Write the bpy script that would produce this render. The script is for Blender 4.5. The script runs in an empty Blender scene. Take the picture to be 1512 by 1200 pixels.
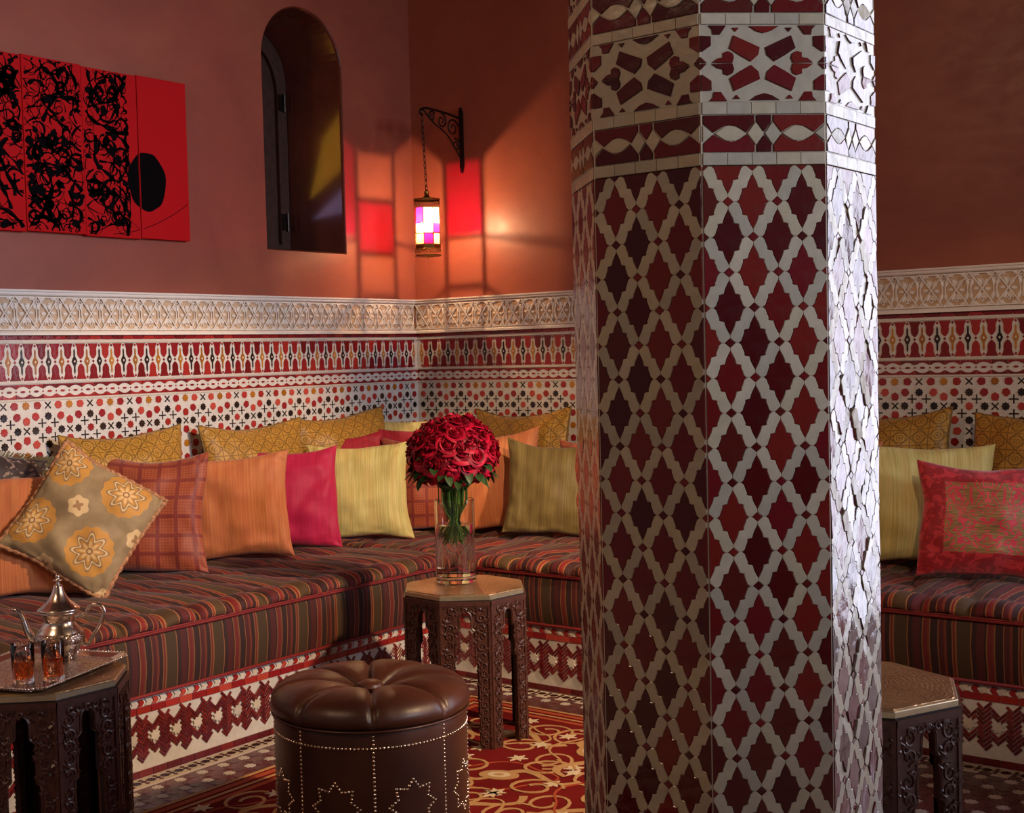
import bpy, bmesh, math, random
from math import sin, cos, pi, radians, sqrt, atan2
from mathutils import Vector, Matrix, noise
random.seed(7)
S = bpy.context.scene
C = S.collection

# ------------------------------------------------------------------ camera
cd = bpy.data.cameras.new('camera'); cam = bpy.data.objects.new('camera', cd); C.objects.link(cam)
YAW, PIT, ROL, FPX = -0.6745, -0.0463, -0.0260, 1929.3
_fw = Vector((sin(YAW)*cos(PIT), cos(YAW)*cos(PIT), sin(PIT)))
_r0 = Vector((cos(YAW), -sin(YAW), 0)); _u0 = _r0.cross(_fw)
_r = _r0*cos(ROL)+_u0*sin(ROL); _u = -_r0*sin(ROL)+_u0*cos(ROL)
M = Matrix.Identity(4)
for i in range(3):
    M[i][0] = _r[i]; M[i][1] = _u[i]; M[i][2] = -_fw[i]
M[0][3], M[1][3], M[2][3] = 4.3187, -5.067, 1.3
cam.matrix_world = M
cd.sensor_fit = 'HORIZONTAL'; cd.sensor_width = 36; cd.lens = FPX/1512*36
cd.shift_x = 76.9/1512; cd.shift_y = 14.5/1512; cd.clip_start = .05
S.camera = cam
S.view_settings.view_transform = 'Standard'; S.view_settings.look = 'None'
S.view_settings.gamma = 1; S.view_settings.use_curve_mapping = False
S.view_settings.exposure = 0.0

# ------------------------------------------------------------------ world and lights
w = bpy.data.worlds.new('world'); S.world = w; w.use_nodes = True
bg = w.node_tree.nodes['Background']; bg.inputs[0].default_value = (.85, .75, .72, 1); bg.inputs[1].default_value = .10

def lamp(name, kind, loc, to, power, col, size=1, size_y=None, spot=None, blend=.3):
    l = bpy.data.lights.new(name, kind); l.energy = power; l.color = col
    if kind == 'AREA':
        l.size = size
        if size_y: l.shape = 'RECTANGLE'; l.size_y = size_y
    else: l.shadow_soft_size = size
    if spot: l.spot_size = radians(spot); l.spot_blend = blend
    o = bpy.data.objects.new(name, l); C.objects.link(o); o.location = loc
    o.rotation_euler = (Vector(to)-Vector(loc)).to_track_quat('-Z', 'Y').to_euler()
    return o
# daylight through the doorway in the back wall, right of the picture
lamp('doorway_daylight', 'AREA', (4.72, .3, 1.55), (4.6, -1, 1.5), 88, (.80, .82, 1.0), 1.5, 2.8)
# wide soft daylight of the open court to the right
lamp('court_daylight', 'AREA', (15, -2.2, 3.6), (1.5, -1.7, .9), 1150, (.78, .85, 1.0), 4.0, 3.0)
# warm sun shafts coming down between the columns on the right
lamp('warm_shaft', 'SPOT', (5.9, -1.7, 3.5), (1.2, -1.65, .55), 1150, (1.0, .66, .36), .12, spot=30, blend=.35)
lamp('warm_shaft_back', 'SPOT', (4.9, -3.9, 3.4), (1.15, -.5, .6), 650, (1.0, .66, .36), .05, spot=20, blend=.5)

lamp('warm_shaft_right', 'SPOT', (5.0, -4.9, 3.5), (2.95, -.4, .8), 230, (1.0, .68, .42), .05, spot=22, blend=.5)
# added warm fill for the column's left front face; no lantern stands there
lamp('warm_fill_left', 'POINT', (1.7, -5.6, 3.4), (0, 0, 0), 90, (1.0, .64, .38), .3)

# ------------------------------------------------------------------ node helpers
class NT:
    def __init__(s, name):
        s.m = bpy.data.materials.new(name); s.m.use_nodes = True; s.t = s.m.node_tree
        s.p = s.t.nodes['Principled BSDF']; s.out = s.t.nodes['Material Output']
    def n(s, kind, **kw):
        x = s.t.nodes.new(kind)
        for k, v in kw.items():
            if k.startswith('i_'):
                k = k[2:]; k = int(k) if k.isdigit() else k.replace('_', ' ')
                s.set(x.inputs[k], v)
            else: setattr(x, k, v)
        return x
    def set(s, sock, v):
        if isinstance(v, bpy.types.NodeSocket): s.t.links.new(v, sock)
        elif isinstance(v, bpy.types.Node): s.t.links.new(v.outputs[0], sock)
        else: sock.default_value = v
    def math(s, op, a, b=0, c=None):
        x = s.n('ShaderNodeMath', operation=op); s.set(x.inputs[0], a); s.set(x.inputs[1], b)
        if c is not None: s.set(x.inputs[2], c)
        return x.outputs[0]
    def mix(s, f, a, b, mode='MIX'):
        x = s.n('ShaderNodeMix', data_type='RGBA', blend_type=mode)
        s.set(x.inputs[0], f); s.set(x.inputs[6], a); s.set(x.inputs[7], b); return x.outputs[2]
    def ramp(s, f, stops, interp='LINEAR'):
        x = s.n('ShaderNodeValToRGB'); s.set(x.inputs[0], f); r = x.color_ramp; r.interpolation = interp
        while len(r.elements) < len(stops): r.elements.new(.5)
        for e, (p, c) in zip(r.elements, stops): e.position = p; e.color = c
        return x.outputs[0]
    def noise(s, scale, detail=3, vec=None, rough=.5, dist=0):
        x = s.n('ShaderNodeTexNoise'); x.inputs['Scale'].default_value = scale; x.inputs['Detail'].default_value = detail
        x.inputs['Roughness'].default_value = rough; x.inputs['Distortion'].default_value = dist
        if vec is not None: s.set(x.inputs['Vector'], vec)
        return x.outputs['Fac']
    def xyz(s, vec):
        x = s.n('ShaderNodeSeparateXYZ'); s.set(x.inputs[0], vec); return x.outputs
    def comb(s, a, b, c=0):
        x = s.n('ShaderNodeCombineXYZ'); s.set(x.inputs[0], a); s.set(x.inputs[1], b); s.set(x.inputs[2], c); return x.outputs[0]
    def obj(s): return s.n('ShaderNodeTexCoord').outputs['Object']
    def uv(s): return s.n('ShaderNodeTexCoord').outputs['UV']
    def scale(s, vec, sc):
        x = s.n('ShaderNodeMapping'); s.set(x.inputs[0], vec); x.inputs['Scale'].default_value = sc; return x.outputs[0]
    def base(s, c): s.set(s.p.inputs['Base Color'], c)
    def bump(s, h, strength=.3, dist=.002):
        b = s.n('ShaderNodeBump'); b.inputs['Strength'].default_value = strength; b.inputs['Distance'].default_value = dist
        s.set(b.inputs['Height'], h); s.t.links.new(b.outputs[0], s.p.inputs['Normal']); return b
    def P(s, **kw):
        for k, v in kw.items(): s.set(s.p.inputs[k.replace('_', ' ')], v)
        return s
def srgb(r, g, b):
    f = lambda c: (c/255/12.92) if c/255 <= .04045 else ((c/255+.055)/1.055)**2.4
    return (f(r), f(g), f(b), 1)

def plain(name, col, rough=.6, metal=0, var=.12, sc=30, bump=.1, dist=.001):
    t = NT(name); v = t.noise(sc, 4, t.obj())
    lo = tuple(c*(1-var) for c in col[:3])+(1,); hi = tuple(min(1, c*(1+var)) for c in col[:3])+(1,)
    t.base(t.ramp(v, [(.3, lo), (.7, hi)])); t.P(Roughness=rough, Metallic=metal)
    if bump: t.bump(v, bump, dist)
    return t.m
def rnd(t):
    o = t.n('ShaderNodeObjectInfo').outputs['Random']; g = t.n('ShaderNodeNewGeometry').outputs['Random Per Island']
    return t.math('FRACT', t.math('ADD', t.math('MULTIPLY', o, 7.31), t.math('MULTIPLY', g, 3.7)))
def glaze(name, cols, rough=.22, bumpd=.0006, speck=.0, spec=.5):
    """glazed hand-cut tile: colour differs from piece to piece"""
    t = NT(name); r = rnd(t)
    n = len(cols); c = t.ramp(r, [(i/n, cols[i]) for i in range(n)], 'CONSTANT')
    ob = t.obj(); v = t.noise(45, 5, ob); c = t.mix(t.math('MULTIPLY', v, .35), c, (.02, .008, .006, 1))
    if speck:
        vo = t.n('ShaderNodeTexVoronoi', i_Scale=90); t.set(vo.inputs['Vector'], ob)
        c = t.mix(t.math('LESS_THAN', vo.outputs['Distance'], speck), c, (.5, .4, .33, 1))
    t.base(c); t.P(Roughness=t.math('ADD', t.math('MULTIPLY', v, .18), rough-.08), Specular_IOR_Level=spec)
    nn = t.noise(26, 4, ob); t.bump(nn, .5, bumpd*6); return t.m

MT = {}
MT['white'] = glaze('white_glaze', [srgb(214,204,192), srgb(204,196,188), srgb(222,214,204), srgb(210,200,184)], .3)
MT['ground'] = glaze('white_ground', [srgb(216,212,208)]*2, .38)
MT['red'] = glaze('red_glaze', [srgb(150,32,34), srgb(128,22,28), srgb(166,44,40), srgb(140,26,36), srgb(112,20,22)], .2)
MT['brickred'] = glaze('coral_glaze', [srgb(176,52,50), srgb(150,34,40), srgb(190,74,62), srgb(158,42,34)], .2)
MT['black'] = glaze('black_glaze', [srgb(38,26,24), srgb(52,36,28), srgb(28,20,20)], .2)
MT['gold'] = glaze('ochre_glaze', [srgb(176,112,32), srgb(160,98,26), srgb(188,126,44)], .22)
MT['colred'] = glaze('oxblood_glaze', [srgb(104,20,22), srgb(80,12,16), srgb(116,30,26), srgb(72,12,18), srgb(106,20,28), srgb(88,26,22)], .15, .0006, .035)
MT['colwhite'] = glaze('ivory_glaze', [srgb(184,172,152), srgb(194,180,158), srgb(176,166,148), srgb(188,174,148)], .24)
MT['grout'] = plain('grout', srgb(156,110,76), .8)
MT['grout_w'] = plain('pale_grout', srgb(190,176,158), .8)
MT['knot'] = glaze('wine_glaze', [srgb(112,30,34), srgb(96,22,28), srgb(126,38,40), srgb(104,30,42)], .2)
MT['floorred'] = glaze('floor_wine_glaze', [srgb(98,42,46), srgb(86,34,40), srgb(110,52,54)], .25)
MT['plaster_white'] = plain('white_plaster', srgb(222,214,206), .6, var=.04, bump=.2)
MT['plaster_deep'] = plain('carved_ground_plaster', srgb(196,168,140), .75, var=.1)
# tadelakt: burnished terracotta plaster
t = NT('tadelakt'); ob = t.obj(); a = t.noise(1.3, 5, ob, .6, .6); b = t.noise(9, 6, t.scale(ob, (1, 1, 2.5)), .65, .4)
c = t.ramp(a, [(.3, srgb(142,74,58)), (.5, srgb(157,84,65)), (.72, srgb(172,98,74))])
c = t.mix(t.math('MULTIPLY', b, .55), c, srgb(128,64,52)); t.base(c); t.P(Roughness=t.ramp(b, [(.2, (.3,)*3+(1,)), (.8, (.5,)*3+(1,))]), Specular_IOR_Level=.35)
t.bump(t.noise(5, 6, ob, .6), .25, .006); MT['tadelakt'] = t.m
t = NT('shaded_tadelakt'); ob = t.obj(); a = t.noise(3, 5, ob, .6, .6)  # recess plaster: the wall's plaster with its shade put into the colour
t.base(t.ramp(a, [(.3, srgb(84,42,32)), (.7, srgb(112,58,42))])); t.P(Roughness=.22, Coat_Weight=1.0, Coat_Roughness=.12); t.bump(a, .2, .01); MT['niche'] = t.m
t = NT('painting_red'); ob = t.obj(); yy = t.xyz(ob)[1]; a = t.noise(3.2, 5, ob, .6, .8)
g = t.ramp(t.math('MULTIPLY', t.math('ADD', yy, 2.35), 1.1), [(0, srgb(108,18,38)), (.55, srgb(138,24,46)), (.66, srgb(140,14,32)), (.71, srgb(184,8,18)), (1, srgb(192,8,14))])
t.base(t.mix(t.math('MULTIPLY', a, .5), g, srgb(150,6,14))); t.P(Roughness=.8, Specular_IOR_Level=.2); MT['paint_red'] = t.m
MT['paint_black'] = plain('painting_black', srgb(9,7,9), .9, var=.02, bump=0)
t = MT['paint_black'].node_tree.nodes['Principled BSDF']; t.inputs['Specular IOR Level'].default_value = .05
MT['shutter'] = plain('shutter_wood', srgb(64,34,22), .6, var=.3)
MT['wood'] = plain('carved_walnut', srgb(76,44,36), .36, var=.3, sc=60, bump=.2)
MT['wood_in'] = plain('table_inner_wood', srgb(34,20,18), .6)
MT['iron'] = plain('wrought_iron', srgb(38,26,22), .4, .7)
MT['brass'] = plain('antique_brass', srgb(150,112,52), .35, 1, .3)
t = NT('hammered_brass'); ob = t.obj(); wv = t.n('ShaderNodeTexWave', wave_type='RINGS', rings_direction='Z', i_Scale=26.0, i_Distortion=9.0, i_Detail=2.0); wv.inputs['Detail Scale'].default_value = 1.6
t.set(wv.inputs['Vector'], ob); t.base(t.ramp(t.noise(8, 4, ob), [(.3, srgb(176,140,102)), (.7, srgb(212,176,132))])); t.P(Roughness=.36, Metallic=.85); t.bump(wv.outputs['Fac'], .5, .002); MT['hammered'] = t.m
MT['edge_metal'] = plain('pale_edge_metal', srgb(206,192,160), .3, .8, .1)
MT['silver'] = plain('polished_silver', srgb(236,224,214), .24, 1, .06, 20, .05)
t = NT('engraved_silver'); ob = t.obj(); vo = t.n('ShaderNodeTexVoronoi', i_Scale=95.0, feature='DISTANCE_TO_EDGE'); t.set(vo.inputs['Vector'], ob)
t.base(t.ramp(vo.outputs['Distance'], [(.0, srgb(120,100,92)), (.12, srgb(222,204,190))])); t.P(Roughness=.24, Metallic=1); t.bump(vo.outputs['Distance'], .8, .003); MT['engraved'] = t.m
t = NT('brown_leather'); ob = t.obj(); vo = t.n('ShaderNodeTexVoronoi', i_Scale=160.0); t.set(vo.inputs['Vector'], ob)
t.base(t.ramp(t.noise(5, 4, ob), [(.3, srgb(52,26,19)), (.7, srgb(78,42,29))])); t.P(Roughness=.38); t.bump(vo.outputs['Distance'], .15, .001); MT['leather'] = t.m
MT['nail'] = plain('nickel_nailhead', srgb(226,206,180), .2, 1, .05, 10, 0)
MT['leaf'] = plain('rose_leaf', srgb(44,72,34), .45, var=.3)
MT['stem'] = plain('rose_stem', srgb(92,128,48), .45, var=.25)
t = NT('rose_petal'); r = rnd(t); t.base(t.ramp(r, [(0, srgb(98,4,24)), (.5, srgb(148,6,36)), (1, srgb(190,14,52))])); t.P(Roughness=.5, Specular_IOR_Level=.25); MT['petal'] = t.m
def glass(name, col=(1, 1, 1, 1), ior=1.45, rough=0.0):
    t = NT(name); t.base(col); t.P(Roughness=rough, Transmission_Weight=1.0, IOR=ior); return t.m
MT['glass'] = glass('clear_glass'); MT['water'] = glass('water', (.97, 1, .98, 1), 1.33)
MT['tea'] = glass('mint_tea', srgb(236,120,50), 1.33)
def pane(name, col, k=.3):
    t = NT(name); tr = t.n('ShaderNodeBsdfTransparent', i_Color=col); tl = t.n('ShaderNodeBsdfTranslucent', i_Color=col); mx = t.n('ShaderNodeMixShader', i_0=k)
    t.t.links.new(tr.outputs[0], mx.inputs[1]); t.t.links.new(tl.outputs[0], mx.inputs[2]); t.t.links.new(mx.outputs[0], t.out.inputs[0]); return t.m
MT['pane_clear'] = pane('clear_pane', (1, .86, .70, 1)); MT['pane_red'] = pane('ruby_pane', (.85, .012, .20, 1)); MT['pane_yellow'] = pane('amber_pane', (1, .72, .28, 1))
t = NT('bulb_light'); t.P(Emission_Color=(1, .68, .42, 1), Emission_Strength=31000.0); t.base((1, .8, .6, 1)); MT['bulb'] = t.m
for nm_, c_ in (('amber', (1.0, .50, .04, 1)), ('lilac', (.62, .55, .95, 1))):  # emission of the added panes that tint the recess lining
    t = NT(nm_+'_streak_glow'); t.base(c_); t.P(Roughness=.3, Emission_Color=c_, Emission_Strength=1.1 if nm_ == 'amber' else .7); MT['glass_'+nm_] = t.m

# ---- cloth
def stripes(name, axis, dark=1.0, period=.195):
    """velvet stripe running across the seat; axis = object axis along the seat"""
    t = NT(name); ob = t.obj(); x = t.xyz(ob)[axis]
    wob = t.math('MULTIPLY', t.math('SUBTRACT', t.noise(6, 2, ob), .5), .010)
    f = t.math('FRACT', t.math('DIVIDE', t.math('ADD', t.math('ADD', x, 20), wob), period))
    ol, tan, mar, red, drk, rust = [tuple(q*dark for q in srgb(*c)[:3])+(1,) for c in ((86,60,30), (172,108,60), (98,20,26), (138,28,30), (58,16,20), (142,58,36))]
    seq = [(0, ol), (.21, tan), (.23, drk), (.30, mar), (.42, drk), (.45, tan), (.47, red), (.54, rust), (.57, tan), (.585, drk), (.70, tan), (.715, mar), (.80, rust), (.84, drk), (.92, tan), (.94, red), (.97, tan)]
    c = t.ramp(f, seq, 'CONSTANT'); fib = t.noise(220, 2, ob)
    c = t.mix(t.math('MULTIPLY', fib, .4), c, (.02, .01, .008, 1)); t.base(c); t.P(Roughness=.8, Sheen_Weight=.08, Sheen_Roughness=.4); t.bump(fib, .3, .002); return t.m
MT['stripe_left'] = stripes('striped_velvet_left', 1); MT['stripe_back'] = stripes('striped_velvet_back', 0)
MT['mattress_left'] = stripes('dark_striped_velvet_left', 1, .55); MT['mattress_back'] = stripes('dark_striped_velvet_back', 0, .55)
MT['piping'] = plain('crimson_piping', srgb(120,26,28), .7)
def silk(name, c1, c2, c3=None, rough=.45):
    rough = .6
    t = NT(name); uv = t.uv(); v = t.noise(1, 3, t.scale(uv, (70, 1.5, 1)), .7); v2 = t.noise(1, 2, t.scale(uv, (14, .6, 1)), .6)
    c = t.ramp(v, [(.38, c1), (.62, c2)])
    if c3: c = t.mix(t.math('MULTIPLY', t.ramp(v2, [(.45, (0,)*3+(1,)), (.6, (1,)*3+(1,))]), .55), c, c3)
    t.base(c); t.P(Roughness=rough, Sheen_Weight=.12, Specular_IOR_Level=.3); t.bump(t.noise(1, 3, t.scale(uv, (160, 60, 1))), .25, .002); return t.m
MT['orange'] = silk('orange_silk', srgb(182,106,66), srgb(206,132,84), srgb(192,108,74))
MT['palegold'] = silk('pale_gold_silk', srgb(184,170,98), srgb(214,204,134), srgb(204,178,108), .42)
MT['magenta'] = silk('magenta_silk', srgb(172,22,66), srgb(188,28,76), None, .4)
MT['olive'] = silk('olive_silk', srgb(98,84,44), srgb(122,106,60), srgb(92,74,44))
MT['crimson'] = silk('crimson_silk', srgb(140,20,40), srgb(160,30,48))
def cells(t, n, uv=None):
    """repeat UV n times, returns centred cell coordinates and radius, angle"""
    uv = uv or t.uv(); x, y, _ = t.xyz(uv)
    fx = t.math('SUBTRACT', t.math('FRACT', t.math('MULTIPLY', x, n)), .5); fy = t.math('SUBTRACT', t.math('FRACT', t.math('MULTIPLY', y, n)), .5)
    r = t.math('SQRT', t.math('ADD', t.math('POWER', fx, 2), t.math('POWER', fy, 2))); a = t.math('ARCTAN2', fy, fx); return fx, fy, r, a
def band(t, v, lo, hi): return t.math('MULTIPLY', t.math('GREATER_THAN', v, lo), t.math('LESS_THAN', v, hi))
t = NT('gold_brocade'); fx, fy, r, a = cells(t, 8); uv = t.uv()
ln = t.math('MAXIMUM', band(t, r, .30, .36), t.math('MAXIMUM', band(t, r, .14, .18), band(t, t.math('ADD', t.math('ABSOLUTE', fx), t.math('ABSOLUTE', fy)), .47, .55)))
ln = t.math('MAXIMUM', ln, t.math('GREATER_THAN', t.math('MAXIMUM', t.math('ABSOLUTE', fx), t.math('ABSOLUTE', fy)), .475))
ln = t.math('MAXIMUM', ln, t.math('LESS_THAN', r, .06))
c = t.mix(t.math('MULTIPLY', ln, .7), t.ramp(t.noise(60, 3, uv), [(.3, srgb(156,112,36)), (.7, srgb(184,140,54))]), srgb(84,56,20)); t.base(c); t.P(Roughness=.5, Metallic=.05, Specular_IOR_Level=.35, Sheen_Weight=.15); t.bump(ln, .4, .002); MT['brocade'] = t.m
t = NT('rust_check'); fx, fy, r, a = cells(t, 6.5); m = t.math('MAXIMUM', t.math('ABSOLUTE', fx), t.math('ABSOLUTE', fy)); fx2, fy2, r2, a2 = cells(t, 40)
ln = t.math('GREATER_THAN', m, .40); c = t.mix(ln, t.mix(t.math('LESS_THAN', r2, .3), srgb(152,66,34), srgb(176,88,46)), srgb(126,40,28)); c = t.mix(t.math('MULTIPLY', t.noise(8, 4, t.uv()), .4), c, srgb(110,36,26)); t.base(c); t.P(Roughness=.6, Sheen_Weight=.3); t.bump(ln, .3, .002); MT['check'] = t.m
t = NT('medallion_silk'); uv = t.uv()
fx, fy, r, a = cells(t, 1.75, t.scale(uv, (1, 1, 1))); pet = t.math('MULTIPLY', t.math('COSINE', t.math('MULTIPLY', a, 14)), .012)
rr = t.math('ADD', r, pet); big = t.math('LESS_THAN', rr, .36); pet2 = t.math('MULTIPLY', t.math('COSINE', t.math('MULTIPLY', a, 8)), .05)
r3 = t.math('ADD', r, pet2)
sh = t.n('ShaderNodeVectorMath', operation='ADD'); t.set(sh.inputs[0], uv); sh.inputs[1].default_value = (.286, .286, 0)
gx, gy, gr, ga = cells(t, 1.75, sh.outputs[0]); small = t.math('LESS_THAN', t.math('ADD', gr, t.math('MULTIPLY', t.math('COSINE', t.math('MULTIPLY', ga, 6)), .015)), .15)
c = t.mix(big, t.ramp(t.noise(5, 3, uv), [(.3, srgb(132,110,80)), (.7, srgb(168,146,110))]), srgb(196,142,68))
c = t.mix(band(t, r3, .15, .25), c, srgb(150,120,84)); c = t.mix(band(t, r3, .19, .22), c, srgb(216,186,136)); c = t.mix(t.math('LESS_THAN', r3, .10), c, srgb(214,180,128)); c = t.mix(band(t, r, .03, .05), c, srgb(134,92,60))
c = t.mix(small, c, srgb(212,182,134)); c = t.mix(t.math('LESS_THAN', t.math('ADD', gr, t.math('MULTIPLY', t.math('COSINE', t.math('MULTIPLY', ga, 4)), .02)), .06), c, srgb(158,122,84))
t.base(c); t.P(Roughness=.62, Specular_IOR_Level=.3, Sheen_Weight=.1); MT['medallion'] = t.m
t = NT('red_damask'); uv = t.uv(); x, y, _ = t.xyz(uv); ax = t.math('ABSOLUTE', t.math('SUBTRACT', x, .5)); ay = t.math('ABSOLUTE', t.math('SUBTRACT', y, .5))
cx = t.comb(t.math('MULTIPLY', ax, 8), t.math('MULTIPLY', y, 7)); n1 = t.noise(1, 1, cx, .3, 2.2); fr = t.math('SINE', t.math('MULTIPLY', n1, 26))
panel = t.math('LESS_THAN', t.math('MAXIMUM', ax, ay), .31)
inner = t.mix(t.math('GREATER_THAN', fr, .15), t.ramp(t.noise(1, 2, t.scale(uv, (8, 150, 1))), [(.4, srgb(120,84,44)), (.6, srgb(170,130,70))]), t.ramp(n1, [(.4, srgb(226,72,86)), (.6, srgb(206,36,60))]))
border = t.mix(t.math('GREATER_THAN', t.noise(14, 3, uv, .6, .8), .53), srgb(160,10,26), srgb(204,44,54)); t.base(t.mix(panel, border, inner)); t.P(Roughness=.6, Sheen_Weight=.4); MT['damask'] = t.m
t = NT('dark_floral'); uv = t.uv(); v = t.noise(9, 3, uv, .5, 2); t.base(t.mix(t.math('GREATER_THAN', v, .57), srgb(36,20,30), srgb(128,108,100))); t.P(Roughness=.6, Sheen_Weight=.3); MT['dark_floral'] = t.m
MT['cord'] = plain('twisted_cord', srgb(170,120,84), .7, var=.5, sc=140, bump=.6); MT['goldcord'] = plain('gold_cord', srgb(112,84,30), .6, var=.4, sc=120); MT['fringe'] = plain('olive_fringe', srgb(82,74,44), .8, var=.4, sc=120)
t = NT('rug_pile'); ob = t.obj(); f = t.noise(300, 2, ob); t.base(t.mix(t.math('MULTIPLY', f, .5), t.ramp(t.noise(3, 3, ob), [(.3, srgb(112,20,24)), (.7, srgb(136,32,32))]), (.06, .004, .004, 1))); t.P(Roughness=.95, Specular_IOR_Level=.1); t.bump(f, .5, .003); MT['rug'] = t.m
MT['rug_gold'] = plain('gold_pile', srgb(188,146,96), .95, var=.25, sc=250, bump=.5); MT['rug_orange'] = plain('orange_pile', srgb(170,72,38), .95, var=.25, sc=250, bump=.5); MT['rug_pale'] = plain('pale_pile', srgb(214,196,164), .9, var=.25, sc=250, bump=.5)

# ------------------------------------------------------------------ object helpers
WM = {}
def link(o, parent=None, Mx=None):
    C.objects.link(o); Mx = Mx or Matrix.Identity(4)
    if parent is not None:
        o.parent = parent; o.matrix_basis = WM[parent.name].inverted() @ Mx
    else: o.matrix_basis = Mx
    WM[o.name] = Mx; return o
def tag(o, label=None, cat=None, group=None, kind=None):
    if label: o['label'] = label
    if cat: o['category'] = cat
    if group: o['group'] = group
    if kind: o['kind'] = kind
    return o
def thing(name, label, cat, loc=(0, 0, 0), rz=0, group=None, Mx=None):
    o = bpy.data.objects.new(name, None); o.empty_display_size = .05
    link(o, None, Mx if Mx else Matrix.Translation(loc) @ Matrix.Rotation(rz, 4, 'Z')); return tag(o, label, cat, group)
class MB:
    def __init__(s): s.v = []; s.f = []; s.uv = []
    def add(s, vs, fs, M=None):
        k = len(s.v); s.v += [(M @ Vector(v))[:] if M is not None else tuple(v) for v in vs]; s.f += [tuple(i+k for i in f) for f in fs]; return s
    def box(s, a, b, M=None):
        x0, y0, z0 = a; x1, y1, z1 = b
        return s.add([(x0,y0,z0),(x1,y0,z0),(x1,y1,z0),(x0,y1,z0),(x0,y0,z1),(x1,y0,z1),(x1,y1,z1),(x0,y1,z1)], [(3,2,1,0),(4,5,6,7),(0,1,5,4),(1,2,6,5),(2,3,7,6),(3,0,4,7)], M)
    def prism(s, poly, n0, n1, ins=0, M=None):
        """poly in local (u,v), extruded along n from n0 to n1; ins = bevel width"""
        a = sum(p[0]*q[1]-q[0]*p[1] for p, q in zip(poly, poly[1:]+poly[:1]))
        if a < 0: poly = poly[::-1]
        n = len(poly); vs = [(u, v, n0) for u, v in poly]
        if ins:
            vs += [(u, v, n1-ins*.7) for u, v in poly]; q = []
            for i in range(n):
                p0, p1, p2 = poly[i-1], poly[i], poly[(i+1) % n]
                e1 = Vector((p1[0]-p0[0], p1[1]-p0[1])); e2 = Vector((p2[0]-p1[0], p2[1]-p1[1]))
                if e1.length < 1e-9 or e2.length < 1e-9: q.append(p1); continue
                e1.normalize(); e2.normalize(); m = Vector((-e1.y-e2.y, e1.x+e2.x)); L = m.length
                if L < .3: q.append(p1); continue
                m = m/L; k = ins/max(.5, m.dot(Vector((-e1.y, e1.x)))); q.append((p1[0]+m.x*k, p1[1]+m.y*k))
            vs += [(u, v, n1) for u, v in q]; rings = 3
        else: vs += [(u, v, n1) for u, v in poly]; rings = 2
        fs = [tuple(range((rings-1)*n, rings*n))]
        for r in range(rings-1):
            for i in range(n): j = (i+1) % n; fs.append((r*n+i, r*n+j, (r+1)*n+j, (r+1)*n+i))
        return s.add(vs, fs, M)
    def tube(s, pts, rad, seg=8, closed=False, M=None, caps=True):
        pts = [Vector(p) for p in pts]; n = len(pts); rad = rad if isinstance(rad, (list, tuple)) else [rad]*n
        vs = []; fs = []; up = None
        for i, p in enumerate(pts):
            a = pts[(i-1) % n] if (closed or i) else p; b = pts[(i+1) % n] if (closed or i < n-1) else p
            d = (b-a); d = d.normalized() if d.length > 1e-9 else Vector((0, 0, 1))
            if up is None: up = d.orthogonal().normalized()
            up = (up-d*up.dot(d)); up = up.normalized() if up.length > 1e-6 else d.orthogonal().normalized()
            sd = d.cross(up)
            for k in range(seg): an = 2*pi*k/seg; vs.append(p+(up*cos(an)+sd*sin(an))*rad[i])
        for i in range(n if closed else n-1):
            j = (i+1) % n
            for k in range(seg): l = (k+1) % seg; fs.append((i*seg+k, i*seg+l, j*seg+l, j*seg+k))
        if not closed and caps: fs.append(tuple(range(seg))[::-1]); fs.append(tuple((n-1)*seg+k for k in range(seg)))
        return s.add(vs, fs, M)
    def lathe(s, prof, seg=32, M=None, close=False):
        vs = []; fs = []; n = len(prof)
        for r, z in prof:
            for k in range(seg): a = 2*pi*k/seg; vs.append((r*cos(a), r*sin(a), z))
        for i in range(n-1):
            for k in range(seg): l = (k+1) % seg; fs.append((i*seg+k, i*seg+l, (i+1)*seg+l, (i+1)*seg+k))
        if not close: fs.append(tuple(range(seg))[::-1]); fs.append(tuple((n-1)*seg+k for k in range(seg)))
        else:
            for k in range(seg): l = (k+1) % seg; fs.append(((n-1)*seg+k, (n-1)*seg+l, l, k))
        return s.add(vs, fs, M)
    def mesh(s, name, mat, smooth=False):
        me = bpy.data.meshes.new(name); me.from_pydata(s.v, [], s.f); me.materials.append(mat)
        if smooth:
            me.polygons.foreach_set('use_smooth', [True]*len(me.polygons))
            if smooth == 'a': me.set_sharp_from_angle(angle=radians(40))
        me.update(); return me
    def build(s, name, mat, parent=None, smooth=False, Mx=None, local=True):
        """verts are given in the parent's local frame when local, else world"""
        o = bpy.data.objects.new(name, s.mesh(name, mat, smooth))
        if Mx is None: Mx = WM[parent.name] if (parent is not None and local) else Matrix.Identity(4)
        return link(o, parent, Mx)
MESH = {}
def inst(name, key, parent, Mx):
    return link(bpy.data.objects.new(name, MESH[key]), parent, Mx)
def frame(o, u, v, n):
    Mx = Matrix.Identity(4)
    for i in range(3): Mx[i][0] = u[i]; Mx[i][1] = v[i]; Mx[i][2] = n[i]; Mx[i][3] = o[i]
    return Mx
def clip(poly, ax, val, keep):
    out = []
    for i in range(len(poly)):
        a, b = poly[i-1], poly[i]; ia = (a[ax]-val)*keep >= 0; ib = (b[ax]-val)*keep >= 0
        if ia != ib:
            k = (val-a[ax])/(b[ax]-a[ax]); out.append((a[0]+(b[0]-a[0])*k, a[1]+(b[1]-a[1])*k))
        if ib: out.append(b)
    r = []
    for p in out:
        if not r or abs(p[0]-r[-1][0])+abs(p[1]-r[-1][1]) > 1e-6: r.append(p)
    return r
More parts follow.
